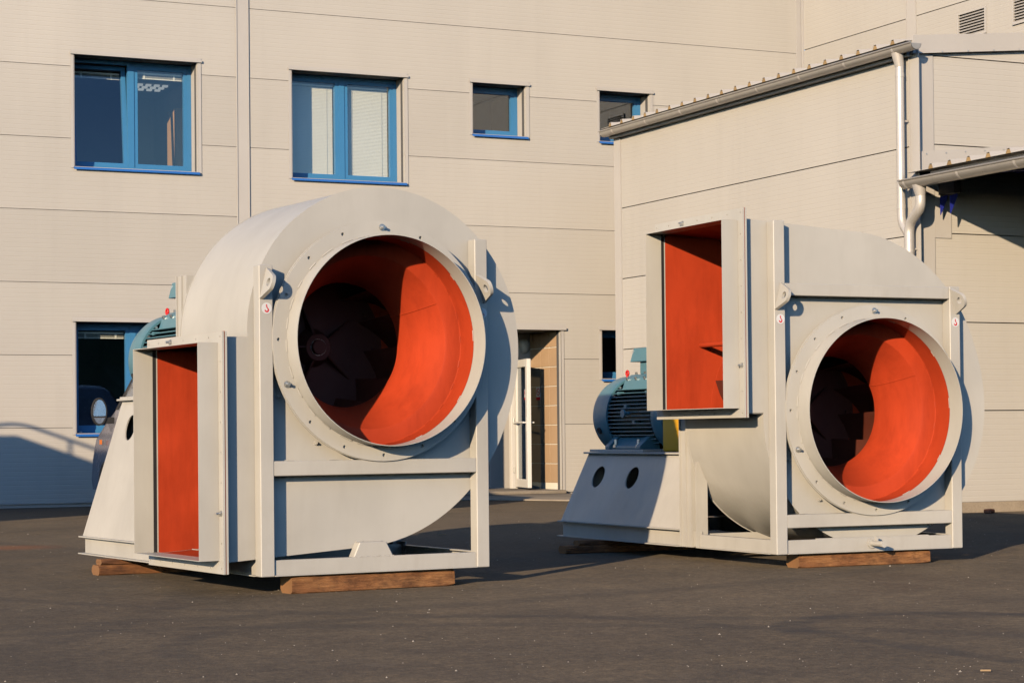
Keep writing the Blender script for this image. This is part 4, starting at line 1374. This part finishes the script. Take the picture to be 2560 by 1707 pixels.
    # triangular gussets between back plate and pedestal
    for gx in (0.28, X2(0.28)):
        mb = MB(); mb.prism([(1.325, zt - 0.15), (1.325, zt + 0.46), (1.42, zt + 0.30), (1.66, zt + 0.015), (1.66, zt - 0.15)], YZ, gx - 0.005, gx + 0.005)
        mb.build('gusset', 'frame_paint', root)
    # --- coupling guard
    mb = MB(); mb.box(0.50, X2(0.50), 1.33, 2.43 + dy, zt + 0.0148, cz + 0.22); mb.build('coupling_guard', 'guard_yellow', root, bevel=0.02, seg=3)
    mb = MB(); mb.cyl((CXF, 0.9, cz), (CXF, 2.45, cz), 0.055, 20); mb.build('shaft', 'zinc', root, smooth=40)
    # --- motor
    MF = lambda t, a, b: (CXF + a, t + dy, cz + b)
    mb = MB(); mb.lathe([(2.60, 0.0), (2.60, 0.262), (3.36, 0.262), (3.36, 0.0)], MF, 48, 0)
    mot = mb.build('motor', 'motor_dark', root, smooth=30)
    for s in (-1, 1):
        for k in range(-7, 8):
            zz = k * 0.0315
            r_o = 0.325
            xo = math.sqrt(max(r_o ** 2 - zz ** 2, 0)) * 0.985
            xi = math.sqrt(max(0.258 ** 2 - zz ** 2, 0))
            mb = MB()
            xa, xb = sorted((s * xi, s * xo))
            mb.box(CXF + xa, CXF + xb, 2.61 + dy, 3.35 + dy, cz + zz - 0.0035, cz + zz + 0.0035)
            mb.build('cooling_fin', 'motor_teal', mot)
    mb = MB()
    for s in (-1, 1):
        for (yy, zz) in ((2.78, 0.19), (3.26, 0.19), (2.9, -0.05), (3.2, -0.19), (3.05, 0.08)):
            xo = math.sqrt(0.325 ** 2 - zz ** 2)
            mb.box(CXF + min(s * xo * 0.8, s * xo * 0.97), CXF + max(s * xo * 0.8, s * xo * 0.97), yy + dy - 0.02, yy + dy + 0.02, cz + zz - 0.012, cz + zz + 0.012)
    mb.build('fin_boss', 'motor_teal', mot)
    mb = MB(); mb.lathe([(3.325, 0.322), (3.325, 0.338), (3.36, 0.343), (3.52, 0.340), (3.585, 0.325), (3.62, 0.29), (3.635, 0.24), (3.638, 0.0)], MF, 64, 0)
    mb.build('fan_cowl', 'motor_teal', mot, smooth=30)
    mb = MB()
    for k in range(22):
        a = 2 * math.pi * k / 22
        mb.cyl(MF(3.326, 0.315 * math.cos(a), 0.315 * math.sin(a)), MF(3.31, 0.315 * math.cos(a), 0.315 * math.sin(a)), 0.009, 6)
    mb.build('cowl_clip', 'zinc', mot)
    mb = MB(); mb.cyl(MF(3.46, -0.337, -0.12), MF(3.46, -0.30, -0.107), 0.026, 14); mb.build('cowl_grommet', 'black_rubber_or_shade', mot)
    mb = MB(); mb.lathe([(2.60, 0.318), (2.57, 0.325), (2.52, 0.322), (2.46, 0.30), (2.44, 0.24), (2.42, 0.17), (2.41, 0.12), (2.41, 0.0)], MF, 56, 0)
    mb.build('end_shield', 'motor_teal', mot, smooth=35)
    # saddle and terminal box on top
    mb = MB()
    mb.prism([(-0.20, 0.215), (0.20, 0.215), (0.165, 0.315), (0.11, 0.345), (-0.11, 0.345), (-0.165, 0.315)], lambda p, q, t: (CXF + p, t + dy, cz + q), 2.72, 3.30)
    mb.build('saddle', 'motor_teal', mot, bevel=0.008)
    mb = MB()
    for yy in (2.80, 2.95, 3.10, 3.25):
        for px, pz in ((-0.17, 0.30), (-0.085, 0.345), (0.085, 0.345), (0.17, 0.30)):
            mb.cyl(MF(yy, px, pz), MF(yy, px * 1.05, pz + 0.022), 0.011, 6)
    mb.build('saddle_bolt', 'zinc', mot)
    mb = MB(); mb.box(CXF - 0.08, CXF + 0.08, 2.78 + dy, 3.20 + dy, cz + 0.346, cz + 0.45)
    mb.hexa([(CXF - 0.12, 2.70 + dy, cz + 0.4505), (CXF + 0.12, 2.70 + dy, cz + 0.4505), (CXF + 0.12, 3.30 + dy, cz + 0.4505), (CXF - 0.12, 3.30 + dy, cz + 0.4505),
             (CXF - 0.10, 2.73 + dy, cz + 0.565), (CXF + 0.10, 2.73 + dy, cz + 0.565), (CXF + 0.10, 3.27 + dy, cz + 0.565), (CXF - 0.10, 3.27 + dy, cz + 0.565)])
    mb.build('terminal_box', 'motor_teal', mot, bevel=0.008)
    mb = MB()
    for yy in (2.74, 3.27):
        for px in (-0.10, 0.10):
            mb.cyl(MF(yy, px, 0.52), MF(yy, px, 0.545), 0.010, 6)
    mb.build('box_screw', 'zinc', mot)
    mb = MB(); mb.cyl(MF(2.95, -0.32, 0.02), MF(2.95, -0.37, 0.02), 0.016, 10); mb.cyl(MF(2.95, -0.37, 0.02), MF(2.95, -0.385, 0.02), 0.034, 16)
    mb.build('cable_gland', 'motor_teal', mot, smooth=40)
    mb = MB()
    cy = 3.42
    mb.tube([MF(cy + 0.02 * math.cos(2 * math.pi * k / 16), -0.08, 0.362 + 0.02 * math.sin(2 * math.pi * k / 16)) for k in range(17)], 0.009, 8)
    mb.cyl(MF(cy, -0.08, 0.325), MF(cy, -0.08, 0.345), 0.012, 8)
    mb.build('eye_bolt', 'eye_red', mot, smooth=50)
    # feet
    for s in (-1, 1):
        mb = MB()
        mb.prism([(s * 0.18, -0.20), (s * 0.245, -0.17), (s * 0.33, -0.25), (s * 0.33, -0.270), (s * 0.16, -0.270)], lambda p, q, t: (CXF + p, t + dy, cz + q), 2.72, 3.32)
        for yy in (2.72, 3.05, 3.31):
            pass
        mb.build('foot', 'motor_teal', mot, bevel=0.004)
        for yy in (2.735, 3.27):
            mb = MB()
            mb.prism([(s * 0.20, -0.14), (s * 0.275, -0.17), (s * 0.36, -0.245), (s * 0.36, -0.2705), (s * 0.17, -0.2705)], lambda p, q, t: (CXF + p, t + dy, cz + q), yy - 0.035, yy + 0.035)
            mb.build('foot_web', 'motor_teal', mot, bevel=0.004)
    mb = MB()
    for s in (-1, 1):
        for yy in (2.80, 3.19):
            x = s * 0.318
            mb.cyl(MF(yy, x, -0.255), MF(yy, x, -0.235), 0.024, 6); mb.cyl(MF(yy, x, -0.235), MF(yy, x, -0.19), 0.013, 10); mb.cyl(MF(yy, x, -0.258), MF(yy, x, -0.255), 0.032, 14)
    mb.build('foot_bolt', 'zinc', mot, smooth=30)


fan1 = thing('centrifugal_fan', 'light grey centrifugal fan with its tall outlet low beside the ground', 'fan', (3.954, 11.724, 0.109), 0.0876, 'industrial fans on the yard')
fan_parts(fan1, 1.392, -1, (4, 9), dict(dy=-0.08, yt=3.0, hl=1.830, hr=2.035, rl=1.85, rr=1.85, beams=[(0.589, 0.677)],
          lugs=[(0.012, 1.628, 0.057, 1.811), (1.520, 1.638, 1.470, 1.815)], stickers=[(0.047, 1.575), (1.503, 1.576)]))
# trapezoid saddle plate under the scroll of the first fan
mb = MB(); mb.prism([(0.612, 0.088), (0.885, 0.088), (0.835, 0.181), (0.655, 0.181)], XZ, 0.026, 0.098)
mb.build('saddle_plate', 'frame_paint', fan1, bevel=0.005)
mb = MB()
for k in range(16):
    x = 0.66 + k * 0.0108
    mb.cyl((x, 0.088, 0.182 + random.uniform(-.002, .002)), (x + 0.009, 0.088, 0.182), 0.006, 6)
for k in range(24):
    x = 0.615 + k * 0.0112
    mb.cyl((x, 0.019, 0.093 + random.uniform(-.002, .002)), (x + 0.009, 0.019, 0.093), 0.006, 6)
mb.build('weld_bead', 'frame_paint', fan1, smooth=60)
for gx in (0.62, ):
    pass

fan2 = thing('centrifugal_fan', 'light grey centrifugal fan with its outlet raised above a blue motor', 'fan', (7.709, 12.036, 0.100), -0.0063, 'industrial fans on the yard')
fan_parts(fan2, 0.973, 1, (4, 9), dict(dy=0.03, yt=3.25, hl=2.262, hr=1.843, rl=1.84, rr=1.84, beams=[(1.755, 1.838), (0.177, 0.267)],
          lugs=[(0.012, 1.655, 0.062, 1.838), (1.515, 1.650, 1.462, 1.830)], stickers=[(0.048, 1.594), (1.500, 1.592)]))
mb = MB()
mb.cyl((0.775, 0.013, 0.055), (0.775, -0.115, 0.055), 0.020, 16); mb.cyl((0.775, -0.115, 0.055), (0.775, -0.14, 0.055), 0.024, 8)
mb.cyl((0.775, 0.013, 0.055), (0.775, 0.003, 0.055), 0.034, 16); mb.box(0.768, 0.782, -0.06, -0.035, 0.07, 0.105)
mb.build('drain_pipe', 'frame_paint', fan2, smooth=40)
mb = MB(); mb.prism([(0.34, 0.09), (1.27, 0.09), (1.22, 0.145), (1.08, 0.09), (0.52, 0.09), (0.40, 0.15)][:2] + [(1.27, 0.10), (0.34, 0.10)], XZ, 0.03, 0.05)
mb.build('base_ledge', 'frame_paint', fan2)


# ------------------------------------------------------------------ timber beams
def timber(label, parent_fan, x0, x1, y0, y1, z0, z1, group='timbers under the fans', skew=0.0):
    """a rough sawn beam, placed in a fan's frame but standing free"""
    n = 18
    rg = random.Random(label)
    mb = MB(); ring = []
    for i in range(n + 1):
        t = i / n; x = (x1 - x0) * (t - 0.5)
        j = lambda s=0.004: rg.uniform(-s, s)
        hy, hz = (y1 - y0) / 2, (z1 - z0)
        ch = 0.010 + (0.012 if i in (0, n) else 0)
        e = 0.0
        ring.append([(x, -hy + j() + e, ch * 0.6), (x, -hy + ch + j(), 0.0), (x, hy - ch + j(), 0), (x, hy + j() - e, ch), (x, hy + j() - e, hz - ch), (x, hy - ch, hz), (x, -hy + ch + j(), hz), (x, -hy + j() + e, hz - ch + j())])
    for i in range(n):
        o = len(mb.v); mb.v += ring[i] + ring[i + 1]
        for k in range(8):
            mb.f.append((o + k, o + (k + 1) % 8, o + 8 + (k + 1) % 8, o + 8 + k)); mb.m.append(0)
    mb.add(ring[0], [tuple(range(8))], 1); mb.add(ring[-1], [tuple(range(7, -1, -1))], 1)
    ob = mb.build('timber_beam', ['timber', 'timber_end'])
    bm = bmesh.new(); bm.from_mesh(ob.data); bmesh.ops.remove_doubles(bm, verts=bm.verts[:], dist=1e-5); bmesh.ops.recalc_face_normals(bm, faces=bm.faces[:]); bm.to_mesh(ob.data); bm.free()
    m = Matrix.Translation(parent_fan.location) @ Matrix.Rotation(parent_fan.rotation_euler.z, 4, 'Z')
    p = m @ Vector(((x0 + x1) / 2, (y0 + y1) / 2, 0))
    ob.location = (p.x, p.y, z0); ob.rotation_euler = (0, 0, parent_fan.rotation_euler.z + skew)
    return tag(ob, label, 'timber', group)


timber('long reddish timber beam under the front of the left fan', fan1, 0.205, 1.31, 0.03, 0.19, 0.0, 0.1085, skew=0.012)
timber('timber beam on the ground under the rear of the left fan', fan1, -0.15, 1.55, 2.38, 2.53, 0.0, 0.068)
timber('thin board laid on the rear timber under the left fan', fan1, -0.13, 1.5, 2.39, 2.51, 0.0685, 0.1085)
timber('pale brown timber beam under the front of the right fan', fan2, 0.205, 1.285, 0.04, 0.20, 0.0, 0.0995, skew=-0.01)
timber('shaded timber beam under the rear of the right fan', fan2, -0.34, 1.5, 2.50, 2.64, 0.0, 0.060)
timber('board on top of the shaded rear timber under the right fan', fan2, -0.22, 1.5, 2.51, 2.62, 0.0605, 0.0995)

# ------------------------------------------------------------------ van parked nose-in behind the left fan
van = thing('parked_van', 'dark van parked behind the left fan, only its mirror side showing', 'van', (7.9, 24.7, 0))
VB = (7.9, 24.7, 0)
VX0, VX1, VY0, VY1 = 6.80, 8.72, 22.55, 27.05
side = [(VY0, 0.35), (VY0, 1.05), (VY0 + 0.12, 1.62), (VY0 + 0.35, 1.78), (24.6, 1.80), (25.35, 1.77), (25.62, 1.70), (26.02, 1.30), (26.45, 1.10), (26.80, 0.92), (26.98, 0.66), (27.05, 0.42), (27.0, 0.28), (VY0, 0.28)]


def tumble(z):
    return 0.0 if z < 0.9 else 0.22 * ((z - 0.9) / 0.9) ** 1.4


mb = MB()
n = len(side)
secs = [(0.0, 0.05), (0.05, 0.0), (0.95, 0.0), (1.0, 0.05)]
rows = []
for (u, ins) in ((0, 0.06), (0.06, 0.0), (0.94, 0.0), (1.0, 0.06)):
    row = []
    for (y, z) in side:
        t_ = tumble(z)
        xa, xb = VX0 + t_, VX1 - t_
        yc_ = (VY0 + VY1) / 2
        row.append((xa + (xb - xa) * u, y + (yc_ - y) * ins * 0.5, z - (ins * 0.6 if z > 1.6 else 0)))
    rows.append(row)
o = len(mb.v)
for r in rows:
    mb.v += r
for a_ in range(3):
    for i in range(n):
        j = (i + 1) % n
        mb.f.append((o + a_ * n + i, o + a_ * n + j, o + (a_ + 1) * n + j, o + (a_ + 1) * n + i)); mb.m.append(0)
mb.f.append(tuple(o + i for i in range(n))); mb.m.append(0)
mb.f.append(tuple(o + 3 * n + i for i in range(n - 1, -1, -1))); mb.m.append(0)
body = rel(mb, VB).build('body', 'van_paint', van, smooth=40)
for sd_, xs_ in ((-1, VX0), (1, VX1)):
    sx = lambda z, e=0.006: (xs_ + tumble(z) - e) if sd_ < 0 else (xs_ - tumble(z) + e)
    for pl in ([(25.86, 1.30), (25.50, 1.68), (24.75, 1.70), (24.75, 1.22), (25.80, 1.22)], [(24.62, 1.22), (24.62, 1.70), (23.0, 1.68), (22.85, 1.24)]):
        mb = MB(); m_ = len(pl)
        mb.add([(sx(z), y, z) for y, z in pl], [tuple(range(m_))])
        rel(mb, VB).build('side_window', 'window_glass', van)
    mb = MB(); pl = [(25.99, 1.295), (25.60, 1.69), (25.50, 1.69), (25.87, 1.295)]
    mb.add([(sx(z, 0.012), y, z) for y, z in pl], [(0, 1, 2, 3)]); rel(mb, VB).build('pillar_trim', 'black_rubber_or_shade', van)
    xm_ = xs_ + sd_ * 0.165
    # mirror: housing, glass, lower glass
    mb = MB()
    hs_ = [(0.10 * math.cos(t) * (1.0 if math.cos(t) > 0 else 0.95), 0.175 * math.sin(t)) for t in [2 * math.pi * k / 20 for k in range(20)]]
    ym = 25.92
    mb.prism(hs_, lambda p, q, t: (xm_ + p, t, 1.27 + q), ym, ym + 0.05)
    mb.prism([(p * 0.7, q * 0.75) for p, q in hs_], lambda p, q, t: (xm_ + p, t, 1.27 + q), ym + 0.0505, ym + 0.13)
    mb.box(min(xm_, xs_ + 0.03 * -sd_), max(xm_, xs_ + 0.03 * -sd_), ym + 0.02, ym + 0.08, 1.12, 1.20)
    mi = rel(mb, VB).build('wing_mirror', 'black_rubber_or_shade', van, smooth=40)
    mb = MB(); up_ = [(p * 0.84, max(q * 0.86, -0.055)) for p, q in hs_]
    mb.prism(up_, lambda p, q, t: (xm_ + p, t, 1.27 + q), ym - 0.004, ym - 0.0005); rel(mb, VB).build('mirror_glass', 'mirror', mi)
    mb = MB(); lo_ = [(p * 0.80, min(q * 0.86, -0.075)) for p, q in hs_ if q < 0.01]
    mb.prism(lo_, lambda p, q, t: (xm_ + p, t, 1.27 + q), ym - 0.004, ym - 0.0005); rel(mb, VB).build('wide_mirror_glass', 'mirror', mi)
    mb = MB(); mb.box(xs_ + sd_ * 0.012 - 0.006, xs_ + sd_ * 0.012 + 0.006, 26.42, 26.50, 0.86, 0.92); rel(mb, VB).build('side_marker', 'amber', van)
    for yy in (23.4, 26.25):
        mb = MB()
        LFw = lambda t, a_, b_: (t, yy + a_, 0.325 + b_)
        x_in = xs_ - sd_ * 0.20
        mb.lathe([(x_in, 0.15), (x_in, 0.31), (x_in + sd_ * 0.02, 0.325), (xs_ - sd_ * 0.02 + sd_ * 0.03, 0.325), (xs_ + sd_ * 0.02, 0.31), (xs_ + sd_ * 0.02, 0.21)], LFw, 32)
        wh = rel(mb, VB).build('wheel', 'black_rubber_or_shade', van, smooth=40)
        mb = MB(); mb.lathe([(xs_ + sd_ * 0.016, 0.21), (xs_ - sd_ * 0.01, 0.19), (xs_ + sd_ * 0.005, 0.06), (xs_ + sd_ * 0.01, 0.0)], LFw, 32); rel(mb, VB).build('rim', 'zinc', wh, smooth=40)
mb = MB(); mb.add([(VX0 + 0.35, 25.66, 1.69), (VX1 - 0.35, 25.66, 1.69), (VX1 - 0.22, 26.03, 1.315), (VX0 + 0.22, 26.03, 1.315)], [(0, 1, 2, 3)]); rel(mb, VB).build('windscreen', 'window_glass', van)
mb = MB(); mb.add([(VX0 + 0.25, VY0 - 0.004, 1.1), (VX1 - 0.25, VY0 - 0.004, 1.1), (VX1 - 0.3, VY0 + 0.10, 1.58), (VX0 + 0.3, VY0 + 0.10, 1.58)], [(0, 1, 2, 3)]); rel(mb, VB).build('rear_window', 'window_glass', van)

# ------------------------------------------------------------------ unseen truck added left of the view to shadow the office wall
trk = thing('shadow_truck', 'unseen white box truck with roof rails, added to cast the office wall shadow', 'truck', (-2.0, 22.8, 0))
TB = (-2.0, 22.8, 0)
mb = MB(); mb.box(-5.2, 0.92, 20.5, 24.0, 1.0, 2.87); rel(mb, TB).build('cargo_box', 'truck_white', trk, bevel=0.03)
mb = MB(); mb.prism([(-5.35, 0.5), (-7.0, 0.5), (-7.0, 1.5), (-6.6, 2.5), (-5.35, 2.6)], XZ, 20.6, 23.9); rel(mb, TB).build('cab', 'van_paint', trk, bevel=0.05)
mb = MB(); mb.box(-6.5, 0.8, 21.6, 23.3, 0.55, 0.98); rel(mb, TB).build('chassis', 'black_rubber_or_shade', trk)
mb = MB(); mb.box(-3.6, 0.88, 20.55, 23.95, 0.36, 0.99); rel(mb, TB).build('side_skirt', 'truck_white', trk)
mb = MB(); mb.tube(bend([(0.2, 23.95, 2.87), (0.55, 23.95, 3.02), (0.88, 23.9, 3.06), (0.88, 23.0, 3.06), (0.88, 20.7, 3.06)], r=0.4), 0.024, 8); rel(mb, TB).build('roof_rail', 'zinc', trk, smooth=40)
for yy in (23.3, 22.4, 21.5):
    mb = MB(); mb.cyl((0.88, yy, 2.86), (0.88, yy, 3.05), 0.02, 8); rel(mb, TB).build('rail_post', 'zinc', trk, smooth=40)
for xx in (-6.2, -2.4, -1.2):
    for y0, y1 in ((20.6, 20.95), (23.6, 23.92)):
        mb = MB(); mb.cyl((xx, y0, 0.46), (xx, y1, 0.46), 0.46, 28); rel(mb, TB).build('wheel', 'black_rubber_or_shade', trk, smooth=40)

# ------------------------------------------------------------------ small things on the ground
mb = MB()
vs = []
rg = random.Random(5)
for k in range(7):
    pass
mb.box(-0.065, 0.065, -0.045, 0.045, 0, 0.05)
bf = mb.build('brick', 'brick_brown', bevel=0.022, seg=3)
bf.location = (14.93, 18.93, 0.0); bf.rotation_euler = (0, 0, 0.5)
tag(bf, 'worn brown brick lying by the plinth under the canopy', 'brick')
for i, (x, y, rz, L, lab) in enumerate(((7.84, 18.0, 0.3, 0.055, 'pale wood chip on the asphalt between the two fans'), (5.10, 6.50, -0.45, 0.022, 'small wood splinter on the asphalt at the lower right corner'))):
    mb = MB(); mb.prism([(-L, -0.006), (L * 0.8, -0.009), (L, 0.004), (-L * 0.7, 0.009)], XY, 0.003, 0.009)
    o = mb.build('wood_chip', 'chip_wood'); o.location = (x, y, 0.001); o.rotation_euler = (0, 0, rz); tag(o, lab, 'wood chip')

mb = MB()
rg = random.Random(11)
cnt = 0
while cnt < 1100:
    y = 6.3 + 20 * rg.random() ** 1.8
    x = y * rg.uniform(0.12, 1.0)
    if rg.random() > 0.35 + 0.65 * abs(math.sin(x * 1.3 + 0.7 * y)):
        continue
    cnt += 1
    s = rg.uniform(0.0012, 0.0035) * (1 + 1.3 * (rg.random() ** 6)) * (1 + (y - 6) * 0.025)
    a_ = rg.random() * 6.28
    pts = []
    for k in range(5):
        t = a_ + k * 1.2566
        pts.append((x + s * rg.uniform(0.7, 1.3) * math.cos(t), y + s * rg.uniform(0.7, 1.3) * math.sin(t), 0.0005))
    tp = (x + rg.uniform(-.2, .2) * s, y + rg.uniform(-.2, .2) * s, s * rg.uniform(0.7, 1.3))
    o = len(mb.v); mb.v += pts + [tp]
    for k in range(5):
        mb.f.append((o + k, o + (k + 1) % 5, o + 5)); mb.m.append(0)
gv = mb.build('gravel', 'pebble'); gv['kind'] = 'stuff'
tag(gv, 'scattered pale grit and small stones on the dark asphalt', 'gravel')
